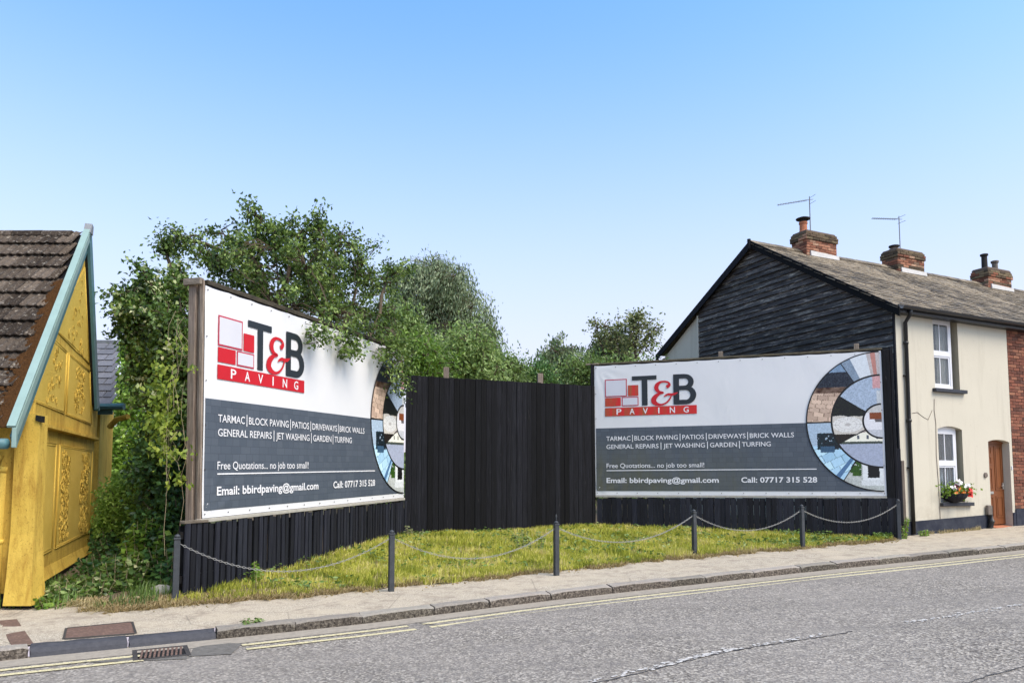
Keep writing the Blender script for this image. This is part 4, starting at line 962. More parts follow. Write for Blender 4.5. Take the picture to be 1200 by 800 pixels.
# door
dy = .17
door = part('door', MB().box(3.10, 3.83, dy, dy + .05, .62, 2.60), 'oak_door', hc)
part('door_frame', MB().box(3.03, 3.085, dy - .03, dy + .06, .60, 2.60).box(3.085, 3.83, dy - .028, dy + .06, 2.52, 2.62), 'oak_door', hc)
for (a, b, c, d) in ((3.15, 3.40, 2.02, 2.22), (3.15, 3.40, 2.26, 2.46), (3.15, 3.40, 1.42, 1.96), (3.15, 3.40, .78, 1.28), (3.50, 3.76, 1.42, 2.46), (3.50, 3.76, .78, 1.28)):
    mbp = MB(); 
    mbp.box(a, b, dy - .012, dy, c, c + .03).box(a, b, dy - .012, dy, d - .03, d).box(a, a + .03, dy - .0118, dy, c + .03, d - .03).box(b - .03, b, dy - .0118, dy, c + .03, d - .03).box(a + .055, b - .055, dy - .009, dy, c + .055, d - .055)
    sub('door_panel', mbp, 'oak_door', door)
sub('letterbox', MB().box(3.14, 3.40, dy - .02, dy, 1.33, 1.39, bev=.004), 'galvanised', door); sub('door_handle', MB().tube([(3.68, dy - .04, 1.52), (3.76, dy - .04, 1.52)], .012, 8).box(3.74, 3.78, dy - .03, dy, 1.44, 1.60), 'galvanised', door)
part('door_bell', MB().box(3.86, 3.89, -.02, .0, 1.9, 1.99, bev=.004), 'white_upvc', hc)
part('doorstep', MB().hexa([(3.0, -.10, .57), (3.86, -.10, .57), (3.86, .27, .60), (3.0, .27, .60)], [(3.0, -.10, .3), (3.86, -.10, .3), (3.86, .27, .3), (3.0, .27, .3)]), 'terracotta', hc)
# gutter, fascia, downpipe
def gutter(o, x0, x1, mat='black_plastic', z=EZ - .115):
    mb = MB(); n = 7; prof = [(-.21 - .055 + .055 * math.cos(math.pi * (1 + k / n)), z + .05 - .06 * math.sin(math.pi * k / n)) for k in range(n + 1)]
    vs = [(x, y_, z_) for x in (x0, x1) for y_, z_ in prof]; m = n + 1
    mb.add(vs, [(k, k + 1, k + 1 + m, k + m) for k in range(n)]); mb.add([(x0, -.30, z + .055), (x1, -.30, z + .055), (x1, -.325, z + .045), (x0, -.325, z + .045)], [(0, 1, 2, 3)])
    part('gutter', mb, mat, o); part('fascia', MB().box(x0, x1, -.19, -.165, z - .07, z + .10).box(x0, x1, -.164, -.001, z - .07, z - .05), mat, o)
gutter(hc, -.12, HW + .0); 
part('downpipe', MB().tube([(.20, -.24, 5.34), (.22, -.20, 5.22), (.25, -.06, 5.08), (.25, -.055, 3.0), (.26, -.055, HB + .08)], .042, 10).tube([(.25, -.055, 4.6), (.25, -.055, 4.66)], .055, 10).tube([(.25, -.055, 2.9), (.25, -.055, 2.96)], .055, 10).box(.18, .32, -.055, -.001, 3.9, 3.93).box(.18, .32, -.055, -.001, 1.9, 1.93), 'black_plastic', hc, True)
# gable end
gw = MB(); gw.add([(0.012, .12, HB - .3), (0.012, 8.25, HB - .3), (0.012, 8.25, EZ + .05), (0.012, RYy, RZ - .08), (0.012, .12, EZ)], [(0, 1, 2, 3, 4)])
gw.add([(0.012, 8.25, HB - .3), (HW, 8.25, HB - .3), (HW, 8.25, EZ + .1), (0.012, 8.25, EZ + .1)], [(0, 1, 2, 3)])
part('gable_wall', gw, 'cream_render', hc)
def gab_lim(z):     # distance range along gable at height z
    za = EZ - .1; a = max(.035, (z - za) / ((RZ - .13 - za) / RYy)) if z > za else .035
    zb = EZ + .22; b = 8.3 - max(0, (z - zb) / ((RZ - .13 - zb) / (8.3 - RYy))); return a, min(b, 6.44)
z = 1.9; k = 0
while z < RZ - .2:
    a0, b0 = gab_lim(z); a1, b1 = gab_lim(z + .15)
    if b0 - a0 > .15:
        sagk = random.uniform(-.012, .012); n = 8; vs = []
        for q in range(n + 1):
            u = q / n; sg = sagk * math.sin(u * 3.1) + random.uniform(-.005, .005)
            yb = a0 + (b0 - a0) * u; yt = a1 + max(.02, (b1 - a1)) * u; ot = random.uniform(-.005, .006)
            vs += [(-.052 + ot, yb, z + sg - .012), (-.006, yt, z + .158 + sg), (.01, yt, z + .158 + sg), (-.012, yb, z + sg - .014)]
        mb = MB().add(vs, [f_ for q in range(n) for f_ in ((q * 4, q * 4 + 1, q * 4 + 5, q * 4 + 4), (q * 4 + 3, q * 4, q * 4 + 4, q * 4 + 7), (q * 4 + 1, q * 4 + 2, q * 4 + 6, q * 4 + 5))] + [(0, 3, 2, 1), (n * 4, n * 4 + 1, n * 4 + 2, n * 4 + 3)])
        part('weatherboard', mb, 'black_weatherboard', hc)
    z += .148; k += 1
part('corner_board', MB().box(-.045, .0, -.004, .035, HB, EZ - .05), 'slat_timber', hc)
part('corner_board', MB().box(-.05, .0, 6.445, 6.50, 2.5, 6.55), 'cream_render', hc)
def barge(y0, z0, y1, z1, mat='black_timber', x=-.15):
    th = .21; return MB().hexa([(x, y0, z0), (x, y1, z1), (x, y1, z1 - th), (x, y0, z0 - th)], [(x + .03, y0, z0), (x + .03, y1, z1), (x + .03, y1, z1 - th), (x + .03, y0, z0 - th)])
part('bargeboard', barge(-.22, EZ - .08, RYy, RZ + .02), 'black_timber', hc); part('bargeboard', barge(RYy + .003, RZ + .02, 8.42, EZ + .22), 'black_timber', hc)
part('soffit', MB().hexa([(-.119, -.2, EZ - .14), (-.119, RYy, RZ - .09), (.02, RYy, RZ - .09), (.02, -.2, EZ - .14)], [(-.119, -.2, EZ - .16), (-.119, RYy, RZ - .11), (.02, RYy, RZ - .11), (.02, -.2, EZ - .16)]), 'black_paint', hc)
part('verge_cap', MB().tube([(-.135, RYy, RZ - .22), (-.17, RYy, RZ - .2), (-.17, RYy, RZ + .05)], .05, 6), 'black_timber', hc)
part('gutter_end', MB().tube([(-.1, 8.35, EZ + .08), (-.1, 8.5, EZ + .0), (-.1, 8.5, EZ - .15)], .04, 6), 'black_plastic', hc)
slate_roof(hc, -.14, HW + .02)
ZC = 8.60
chimney(hc, 1.68, 2.84, ZC, [(1.86, [(.13, 0), (.12, .06), (.105, .08), (.10, .26), (.12, .28), (.115, .33)], 'terracotta'), (1.86, [(.085, .33), (.085, .40), (.19, .405), (.20, .43), (.10, .47), (.02, .475)], 'soot_pot')])

hb = thing('terraced_house', 'red brick terrace house at the right edge of the photo', 'house', (HO[0] + HW * math.cos(HR), HO[1] + HW * math.sin(HR), HB), HR, 'terraced cottages on the right')
BW = 4.05; bops = [(1.55, 2.4, 3.7, 5.2), (1.55, 2.4, 1.25, 2.85)]
BX = 1.12
bw = wall_open(BX, BW, HB - .2, EZ - .03, bops, .0); bw.add([(0, .02, HB - .2), (BX, .02, HB - .2), (BX, .02, EZ - .03), (0, .02, EZ - .03)], [(0, 1, 2, 3)], 'mortar'); 
wl = part('front_wall', bw, 'brick_wall_far', hb); sub('reveal', reveals(bops, 0, .12), 'brick_wall_far', wl)
part('wall_end', MB().box(.0, BW, .3, 8.2, HB - .2, EZ - .1), 'brick_wall_far', hb)
for q in bops: window(hb, *q, .1)
for q in bops: part('window_sill', MB().box(q[0] - .08, q[1] + .08, -.08, .1, q[2] - .09, q[2] - .005), 'sill_paint', hb)
z = .98; r_ = 0; nb = 0
while z < EZ - .12:
    x = -(r_ % 2) * .1125
    while x < BX - .02:
        a, b = max(x, 0) + .005, min(x + .225, BX) - .005
        if b - a > .05:
            j = random.uniform(-.004, .004); sub_ = link('brick', MB().box(a, b, -.004 + j, .021, z + .005, z + .07, bev=.004, jit=.002).mesh('brick', 'house_brick'), wl); nb += 1
        x += .225
    z += .075; r_ += 1
part('plinth', MB().box(0, BW, -.03, .019, HB - .2, .975), 'navy_plinth', hb)
gutter(hb, .0, BW); slate_roof(hb, .03, BW + .02)
# chimney at 5.4 along the terrace
chimney(hb, 5.40 - HW, 6.60 - HW, ZC, [(5.62 - HW, [(.16, -.03), (.15, .07), (.10, .09), (.10, .13)], 'mortar_dark'), (5.62 - HW, [(.10, .13), (.15, .135), (.15, .175), (.10, .18)], 'soot_pot')], dark=1)
h3 = thing('terraced_house', 'third terrace roof along the row, beyond the brick house, carrying two chimney pots', 'house', (HO[0] + (HW + BW) * math.cos(HR), HO[1] + (HW + BW) * math.sin(HR), HB), HR, 'terraced cottages on the right')
CW = 4.3; part('front_wall', wall_open(0, CW, HB - .2, EZ - .03, [(1.4, 2.25, 3.7, 5.2), (1.4, 2.25, 1.25, 2.85)]), 'cream_render', h3)
for q in [(1.4, 2.25, 3.7, 5.2), (1.4, 2.25, 1.25, 2.85)]: window(h3, *q, .05)
part('end_wall', MB().box(.01, CW - .005, .35, 8.2, HB - .2, EZ - .1).prism([(0, 0)] * 3, 0, 0).add([(CW, 0, HB - .2), (CW, 8.2, HB - .2), (CW, 8.2, EZ), (CW, RYy, RZ - .1), (CW, 0, EZ)], [(0, 1, 2, 3, 4)]), 'cream_render', h3)
gutter(h3, 0, CW); slate_roof(h3, .03, CW + .1)
chimney(h3, 9.72 - HW - BW, 10.95 - HW - BW, ZC - .03, [(10.0 - HW - BW, [(.12, -.02), (.115, .06), (.09, .08), (.085, .46), (.12, .48), (.12, .53), (.09, .54)], 'soot_pot'), (10.55 - HW - BW, [(.12, -.02), (.11, .06), (.09, .08), (.085, .30), (.115, .31), (.12, .37), (.10, .38)], 'grey_pot')], dark=1)
def local_to_world(x, y, z):
    c, s = math.cos(HR), math.sin(HR); return (HO[0] + x * c - y * s, HO[1] + x * s + y * c, z)
def aerial(label, lx, ly, z0, z1, ang, n):
    o = thing('tv_aerial', label, 'tv aerial', local_to_world(lx, ly, z0), 0)
    hh = z1 - z0; part('mast', MB().tube([(0, 0, -.3), (0, 0, hh)], .016, 6), 'aerial_metal', o, base=0)
    d = Vector((math.cos(ang[0]) * math.cos(ang[1]), math.sin(ang[0]) * math.cos(ang[1]), math.sin(ang[1]))); st = Vector((0, 0, hh - .04)); L = 1.05
    part('boom', MB().tube([st - d * .12, st + d * L], .009, 5), 'aerial_metal', o, base=0)
    sd = d.cross(Vector((0, 0, 1))).normalized(); mb = MB()
    for k in range(n):
        p = st + d * (.12 + (L - .14) * k / (n - 1)); ll = .16 - .004 * k; mb.tube([p - sd * ll / 2, p + sd * ll / 2], .005, 4)
        upv = sd.cross(d); mb.tube([p - upv * .03, p + upv * .03], .006, 4)
    for s_ in (-1, 1): mb.tube([st - d * .1 + Vector((0, 0, .09 * s_)) - sd * .15, st - d * .1 + Vector((0, 0, .09 * s_)) + sd * .15], .006, 4)
    mb.tube([st + Vector((0, 0, -.1)), st + Vector((0, 0, .1))], .012, 4)
    part('elements', mb, 'aerial_metal', o, base=0)
aerial('thin television aerial on the chimney nearest the boarded gable', 2.30, 4.3, 8.6, 9.75, (R(192), R(-13)), 12)
aerial('television aerial on the middle chimney', 6.1, 4.3, 8.6, 9.77, (R(198), R(-5)), 14)

# hanging basket of flowers on the sill
bx = local_to_world(1.62, -.07, 1.155)
pl = thing('flower_basket', 'dark basket of white orange and red flowers on the lower window sill', 'flower basket', bx, HR)
part('basket', MB().lathe(0, 0, [(.05, .0), (.16, .03), (.25, .12), (.28, .2), (.25, .2)], 14), 'wicker', pl, base=0)
n = 520; P = RNG.normal(size=(n, 3)) * np.array([.20, .08, .085]) + np.array([.03, -.04, .26])
link('foliage', leafmesh('foliage', P, RNG.normal(size=(n, 3)), .07, .05, RNG.random(n), 'leaf_bright'), pl)
def blooms(cs, mat, name='flower'):
    for (x_, z_) in cs:
        mb = MB()
        for k in range(16):
            c = Vector((x_, -.13, z_)) + Vector((random.gauss(0, .028), random.gauss(0, .02), random.gauss(0, .026))); a = random.random() * 6.3; r_ = .03
            nrm = Vector((random.gauss(0, .5), -1, random.gauss(.3, .4))).normalized(); e1 = nrm.cross(Vector((0, 0, 1))).normalized(); e2 = nrm.cross(e1)
            mb.add([tuple(c + (e1 * math.cos(a + i * 1.257) + e2 * math.sin(a + i * 1.257)) * r_) for i in range(5)], [(0, 1, 2, 3, 4)])
        part(name, mb, mat, pl, base=0)
blooms([(-.02, .42), (-.06, .46), (-.21, .33), (.28, .38), (.22, .36), (.02, .44)], 'petal_white'); blooms([(-.02, .3), (.07, .27), (-.06, .24), (.1, .2), (-.13, .22)], 'petal_orange'); blooms([(.33, .28), (.40, .22), (.30, .2), (.38, .16), (.36, .25)], 'petal_red'); blooms([(-.05, .36), (-.1, .32)], 'petal_purple')

# ------------------------------------------------------------------ yellow house
YO = (-5.756, 8.70); YD = math.atan2(.95, -.313); YB = .15
yh = thing('yellow_house', 'ochre yellow cottage with moulded panels, turquoise bargeboards and tiled roof', 'house', (YO[0], YO[1], YB), YD)
# local x runs back along the side wall, local y into the house, outward = -y
GX = -.95 / 1.0; 
def Y(x, y): return (x, y)
LEN = 3.75; JZ = 2.33
ap = (2.37, 5.20); fe = (-.02, 2.52); re = (3.38, 2.95)
def zroof_front(x): return 2.21 + (x + .6) * (5.34 - 2.21) / (2.37 + .6) - .11
# upper gable, proud of the lower wall
up = MB().prism([(0, JZ), (LEN, JZ), (LEN, 2.9), (3.22, 3.2), (2.37, 5.1), (0, zroof_front(0))], -.03, .25)
part('gable_wall', up, 'yellow_render', yh)
part('side_wall', MB().hexa([(.02, -.0, .32), (LEN, -.0, .50), (LEN, -.0, JZ), (.02, -.0, JZ)], [(.02, .25, .32), (LEN, .25, .5), (LEN, .25, JZ), (.02, .25, JZ)]), 'yellow_render', yh)
part('jetty_moulding', MB().hexa([(.25, -.075, JZ - .03), (LEN + .02, -.075, JZ - .03), (LEN + .02, -.075, JZ + .01), (.25, -.075, JZ + .01)], [(.25, 0, JZ - .05), (LEN + .02, 0, JZ - .05), (LEN + .02, 0, JZ + .012), (.25, 0, JZ + .012)]), 'yellow_render', yh)
part('base_flare', MB().hexa([(.26, -.05, .30), (LEN, -.05, .47), (LEN, -.002, .60), (.26, -.002, .46)], [(.26, .1, .3), (LEN, .1, .47), (LEN, .1, .6), (.26, .1, .46)]), 'yellow_render', yh)
def moulding(poly, y, inset=.0, r_=.0042):     # double raised fillet round a polygon
    for off in (0, .04):
        c = Vector((sum(p[0] for p in poly) / len(poly), sum(p[1] for p in poly) / len(poly))); pts = []
        for p in poly: v_ = Vector(p) - c; pts.append(c + v_ * (1 - off / max(.3, v_.length)))
        mb = MB()
        for a, b in zip(pts, pts[1:] + pts[:1]): mb.tube([(a.x, y, a.y), (b.x, y, b.y)], r_, 6)
        part('moulding', mb, 'yellow_panel', yh, True)
def pargeting(poly_test, x0, x1, z0, z1, y, n, scale=1.):
    """raised plaster scrollwork: curling tendrils"""
    mb = MB()
    for k in range(n):
        cx = random.uniform(x0, x1); cz = random.uniform(z0, z1)
        if not poly_test(cx, cz): continue
        a0 = random.random() * 6.3; tw = random.choice([-1, 1]) * random.uniform(3, 6); r0 = random.uniform(.05, .11) * scale; pts = []
        for q in range(7):
            u = q / 6; a = a0 + tw * u; rr = r0 * (1 - .75 * u); pts.append((cx + math.cos(a) * rr, y - .006, cz + math.sin(a) * rr * 1.3))
        mb.tube(pts, [.0062 * (1 - .4 * q / 6) * scale for q in range(7)], 5)
    return mb
panels = [([(.85, 3.62), (2.05, 3.52), (2.52, 3.5), (2.98, 3.45), (2.42, 4.85)], None),
          ([(.18, 2.58), (1.62, 2.55), (1.62, 3.42), (.95, 3.48)], None), ([(1.72, 2.55), (3.3, 2.52), (3.05, 3.35), (1.72, 3.42)], None)]
def inpoly(poly):
    def f(x, z):
        c = False; j = len(poly) - 1
        for i in range(len(poly)):
            xi, zi = poly[i]; xj, zj = poly[j]
            if (zi > z) != (zj > z) and x < (xj - xi) * (z - zi) / (zj - zi) + xi: c = not c
            j = i
        return c
    return f
for poly, _ in panels:
    part('panel', MB().prism(poly, -.036, -.029), 'yellow_panel', yh); moulding(poly, -.038)
    xs_ = [p[0] for p in poly]; zs_ = [p[1] for p in poly]; cx = sum(xs_) / len(xs_); ff = inpoly([((p[0] - cx) * .45 + cx, p[1] * .8 + .2 * sum(zs_) / len(zs_)) for p in poly])
    part('scrollwork', pargeting(ff, min(xs_), max(xs_), min(zs_), max(zs_), -.036, 120, .7), 'yellow_panel', yh, True)
for (a, b) in ((.36, 1.42), (1.58, 3.62)):
    za = .62 + a * .05; zb = .62 + b * .05; poly = [(a, za), (b, zb), (b, 2.12), (a, 2.12)]
    part('panel', MB().prism(poly, -.007, .001), 'yellow_panel', yh); moulding(poly, -.009)
for (xa, xb, za, zb, n) in ((.40, .62, .7, 1.75, 60), (1.75, 2.15, 1.35, 2.05, 80), (1.75, 2.2, .8, 1.25, 60), (2.9, 3.4, 1.3, 2.05, 80), (2.9, 3.4, .85, 1.2, 60)):
    part('scrollwork', pargeting(lambda x_, z_: True, xa, xb, za, zb, -.007, n, .8), 'yellow_panel', yh, True)
# corner buttress, flaring at the foot
cb = math.cos(-YD); 
def W2L(X, Yw):     # world offset to local of yellow house
    dx, dy_ = X - YO[0], Yw - YO[1]; c, s = math.cos(YD), math.sin(YD); return (dx * c + dy_ * s, -dx * s + dy_ * c)
def wl(X, Yw, z): a = W2L(X, Yw); return (a[0], a[1], z)
bx0, bx1 = -5.80, -5.525
but = MB(); lv = [(.20, .07), (.5, .035), (1.0, .0), (2.0, 0), (2.40, 0)]
vs = []
for z_, fl_ in lv: vs += [wl(bx0, 8.62 - fl_, z_), wl(bx1 + fl_ * .6, 8.62 - fl_, z_), wl(bx1 + fl_ * 1.1 - .075, 8.90, z_), wl(bx0 - .075, 8.90, z_)]
but.add(vs, [f_ for k in range(4) for f_ in [(k * 4 + j, k * 4 + (j + 1) % 4, k * 4 + 4 + (j + 1) % 4, k * 4 + 4 + j) for j in range(4)]] + [(3, 2, 1, 0), (16, 17, 18, 19)])
part('buttress', but, 'yellow_render', yh)
part('wall_lamp', MB().hexa([wl(-5.56, 8.60, 2.32), wl(-5.50, 8.60, 2.30), wl(-5.50, 8.68, 2.30), wl(-5.56, 8.68, 2.32)], [wl(-5.56, 8.60, 2.385), wl(-5.50, 8.60, 2.375), wl(-5.50, 8.68, 2.375), wl(-5.56, 8.68, 2.385)]), 'black_plastic', yh)
# front wall along world -x, base plinth
fwv = MB().hexa([wl(-12, 8.72, .22), wl(bx0 + .01, 8.72, .22), wl(bx0 + .01, 8.72, 2.6), wl(-12, 8.72, 2.6)], [wl(-12, 8.95, .22), wl(bx0 + .01, 8.95, .22), wl(bx0 + .01, 8.95, 2.6), wl(-12, 8.95, 2.6)])
part('front_wall', fwv, 'yellow_render', yh)
part('plinth', MB().hexa([wl(-12, 8.68, -.1), wl(-5.50, 8.68, -.1), wl(-5.50, 8.68, .215), wl(-12, 8.68, .215)], [wl(-12, 8.98, -.1), wl(-5.50, 8.98, -.1), wl(-5.50, 8.98, .215), wl(-12, 8.98, .215)]), 'black_paint', yh)
part('plinth', MB().box(.05, LEN - .05, .0, .2, -.1, .42), 'black_paint', yh)
part('downpipe', MB().tube([wl(-6.28, 8.45, 2.12), wl(-6.05, 8.48, 2.0), wl(-5.93, 8.56, 1.88), wl(-5.90, 8.56, 1.7), wl(-5.90, 8.56, .25)], .052, 10).tube([wl(-5.90, 8.56, 1.72), wl(-5.90, 8.56, 1.78)], .062, 10).tube([wl(-5.9, 8.56, .9), wl(-5.9, 8.56, .95)], .062, 10), 'yellow_render', yh, True)
# roof: ridge along world -x from the gable apex
def yl(x, y=0): c, s = math.cos(YD), math.sin(YD); return (YO[0] + x * c - y * s, YO[1] + x * s + y * c)
apw = yl(2.37, -.06); few = yl(-.62, -.06); rew = yl(3.40, -.06)
RL = 7.0; AZ, FZ, RZ2 = 5.34, 2.20, 2.92
lo = lambda p, z_: wl(p[0], p[1], z_)
rf = MB().add([lo(few, FZ), lo(apw, AZ), lo((apw[0] - RL, apw[1]), AZ), lo((few[0] - RL, few[1]), FZ), lo(rew, RZ2), lo((rew[0] - RL, rew[1]), RZ2)], [(0, 1, 2, 3), (1, 4, 5, 2)])
yroof = part('roof', rf, 'black_paint', yh)
# single tiles on the front slope, laid in the slope's own frame
A3 = Vector((few[0], few[1], FZ)); B3 = Vector((apw[0], apw[1], AZ)); ex = Vector((-1, 0, 0)); dr = B3 - A3; ey = (dr - ex * dr.dot(ex)); SLn = ey.length; ey.normalize(); ez = ex.cross(ey)
if ez.z < 0: ez = -ez
skew = dr.dot(ex)           # how far the verge drifts along ex over the slope
Mw = Matrix((( ex.x, ey.x, ez.x, 0), (ex.y, ey.y, ez.y, 0), (ex.z, ey.z, ez.z, 0), (0, 0, 0, 1)))
inv = (Matrix.Translation((YO[0], YO[1], 0)) @ Matrix.Rotation(YD, 4, 'Z')).inverted()
tm = []
for k in range(4):
    mb = MB(); n = 8; w_ = .228; vs = []; j = lambda s: random.uniform(-s, s)
    for q in range(n + 1):
        u = q / n; hz = .018 * (math.cos(u * math.pi * 4) * .5 + .5) ** 1.5 + .006 + j(.002); vs += [(u * w_, 0 + j(.006), hz + .034), (u * w_, .40, hz), (u * w_, 0, hz + .010)]
    mb.add(vs, [f_ for q in range(n) for f_ in ((q * 3, q * 3 + 3, q * 3 + 4, q * 3 + 1), (q * 3 + 2, q * 3 + 5, q * 3 + 3, q * 3))] + [(0, 1, 2), (n * 3, n * 3 + 2, n * 3 + 1)])
    tm.append(mb.mesh('roof_tile', 'roof_tile'))
rows = 13; ex_ = SLn / rows
for r_ in range(rows):
    vx = skew * (r_ + .5) / rows; x = vx + .12 + (.11 if r_ % 2 else 0)
    c_ = 0
    if r_ % 2: pass
    while c_ < 17:
        p = A3 + ex * x + ey * (r_ * ex_) + ez * (.014 + random.uniform(0, .006))
        M = Matrix.Translation(p) @ Mw @ Matrix.Rotation(random.uniform(-.025, .025), 4, 'Z') @ Matrix.Rotation(R(-2.6), 4, 'X')
        o = link('roof_tile', tm[(c_ + r_) % 4], yroof); o.matrix_local = inv @ M
        if c_ == 0 and r_ % 2:
            o = link('roof_tile', tm[(c_ + 1) % 4], yroof); o.matrix_local = inv @ Matrix.Translation(p - ex * .11 + ez * -.004) @ Mw @ Matrix.Rotation(R(-2.6), 4, 'X') @ Matrix.Scale(.49, 4, (1, 0, 0))
        x += .232; c_ += 1
for k in range(16):
    p = (apw[0] - .22 - k * .44, apw[1]); q = (p[0] - .43, p[1])
    mb = MB().tube([lo(p, AZ - .03 + random.uniform(-.008, .008)), lo(q, AZ - .03)], .095, 10)
    sub('ridge_tile', mb, 'roof_tile', yroof)
# moss by the verge
mb = MB()
for k in range(560):
    u = random.random() ** 1.2 * .68; s_ = abs(random.gauss(0, .065)) * (1.8 if .08 < u < .3 else 1); p = A3 + ex * (skew * u + .05 + s_) + ey * (u * SLn) + ez * (.045 + .0 * u); r_ = random.uniform(.02, .05) * (1 if s_ < .15 else .6)
    e = [p + ex * r_ * math.cos(a) * 1.2 + ey * r_ * math.sin(a) * 1.2 for a in (0, 1.26, 2.5, 3.77, 5.03)]; tp = p + ez * r_ * .35
    vs = [tuple(inv @ q) for q in e] + [tuple(inv @ tp)]; mb.add(vs, [(i, (i + 1) % 5, 5) for i in range(5)])
sub('moss', mb, 'moss', yroof, smooth=True, kind='stuff')
# bargeboards: pale paint for the lit face, underside shade painted as a darker board
def yb(xa, za, xb, zb, th, mat, y0, y1):
    d = Vector((xb - xa, zb - za)).normalized(); n_ = Vector((-d.y, d.x)); 
    if n_.y > 0: n_ = -n_
    P = [(xa, za), (xb, zb), (xb + n_.x * th, zb + n_.y * th), (xa + n_.x * th, za + n_.y * th)]
    return MB().hexa([(a, y0, b) for a, b in P], [(a, y1, b) for a, b in P])
part('bargeboard', yb(-.66, 2.19, 2.38, 5.43, .095, None, -.11, -.07), 'turquoise_paint', yh)
part('underside_board', yb(-.60, 2.11, 2.35, 5.28, .17, None, -.07, -.032), 'turquoise_dark', yh); part('verge_strip', yb(-.68, 2.22, 2.36, 5.45, .03, None, -.105, -.02), 'turquoise_paint', yh)
part('bargeboard', yb(2.41, 5.38, 3.44, 2.83, .15, None, -.11, -.07), 'turquoise_dark', yh); part('verge_board', yb(2.42, 5.45, 3.50, 2.78, .05, None, -.108, -.03), 'turquoise_dark', yh)
part('soffit', yb(2.36, 5.20, 3.32, 2.86, .03, None, -.068, -.032), 'black_paint', yh)
part('barge_foot', MB().box(-.67, -.61, -.112, -.068, 1.98, 2.2, bev=.006), 'turquoise_paint', yh)
part('apex_cap', MB().hexa([(2.30, -.12, 5.36), (2.46, -.12, 5.36), (2.48, -.12, 5.50), (2.38, -.12, 5.52)], [(2.30, -.02, 5.36), (2.46, -.02, 5.36), (2.48, -.02, 5.50), (2.38, -.02, 5.52)]), 'lead', yh)
part('gutter', MB().tube([lo((few[0] + .0, few[1] - .08), 2.02), lo((few[0] - 4, few[1] - .08), 2.02)], .06, 10), 'turquoise_dark', yh, True)
# rear lean-to with small slates
EXo = thing('lean_to', 'grey slated rear extension with turquoise fascia behind the yellow cottage', 'extension', (-8.2, 13.0, .5))
part('wall', MB().hexa([(-2.8, .25, .3), (.80, .25, .3), (.80, .25, 3.0), (-2.8, .25, 3.0)], [(-3.4, 1.8, .3), (.20, 1.8, .3), (.20, 1.8, 3.0), (-3.4, 1.8, 3.0)]), 'yellow_render', EXo)
part('fascia', MB().box(-2.8, 1.12, .04, .07, 2.80, 3.0), 'turquoise_dark', EXo); part('gutter', MB().tube([(-2.8, -.02, 2.95), (1.36, -.02, 2.93)], .06, 8), 'turquoise_dark', EXo)
part('gutter_bracket', MB().tube([(.95, .3, 2.6), (1.15, .15, 2.72), (1.4, .05, 2.76)], .05, 8), 'yellow_render', EXo)
er = part('roof', MB().add([(-2.8, 0, 2.98), (1.12, 0, 2.98), (.42, 1.3, 4.32), (-2.8, 1.3, 4.32), (.42, 1.32, 3.0), (-2.8, 1.32, 3.0)], [(0, 1, 2, 3), (2, 4, 5, 3), (0, 4, 1), (1, 4, 2)]), 'lead', EXo)
pe = math.atan2(1.34, 1.3); sm = MB().hexa([(0, 0, .02), (.30, 0, .02), (.30, .3, .008), (0, .3, .008)], [(0, 0, .006), (.30, 0, .006), (.30, .3, 0), (0, .3, 0)]).mesh('slate', 'new_slate')
for r_ in range(10):
    sk = r_ * .07; x = 1.14 - .31 - sk - (.155 if r_ % 2 else 0); c_ = 0
    if r_ % 2:
        o = link('slate', MB().hexa([(0, 0, .02), (.145, 0, .02), (.145, .3, .008), (0, .3, .008)], [(0, 0, .006), (.145, 0, .006), (.145, .3, 0), (0, .3, 0)]).mesh('slate', 'new_slate'), er, (1.14 - .15 - sk, r_ * .185 * math.cos(pe) - .03, 2.97 + r_ * .185 * math.sin(pe)), (pe - R(2.5), 0, 0))
    while c_ < 10:
        link('slate', sm, er, (x, r_ * .185 * math.cos(pe) - .03, 2.97 + r_ * .185 * math.sin(pe)), (pe - R(2.5) + random.uniform(-.01, .01), 0, 0)); x -= .306; c_ += 1
part('ridge_cap', MB().box(-2.8, .46, 1.26, 1.40, 4.30, 4.37, bev=.01), 'lead', EXo)

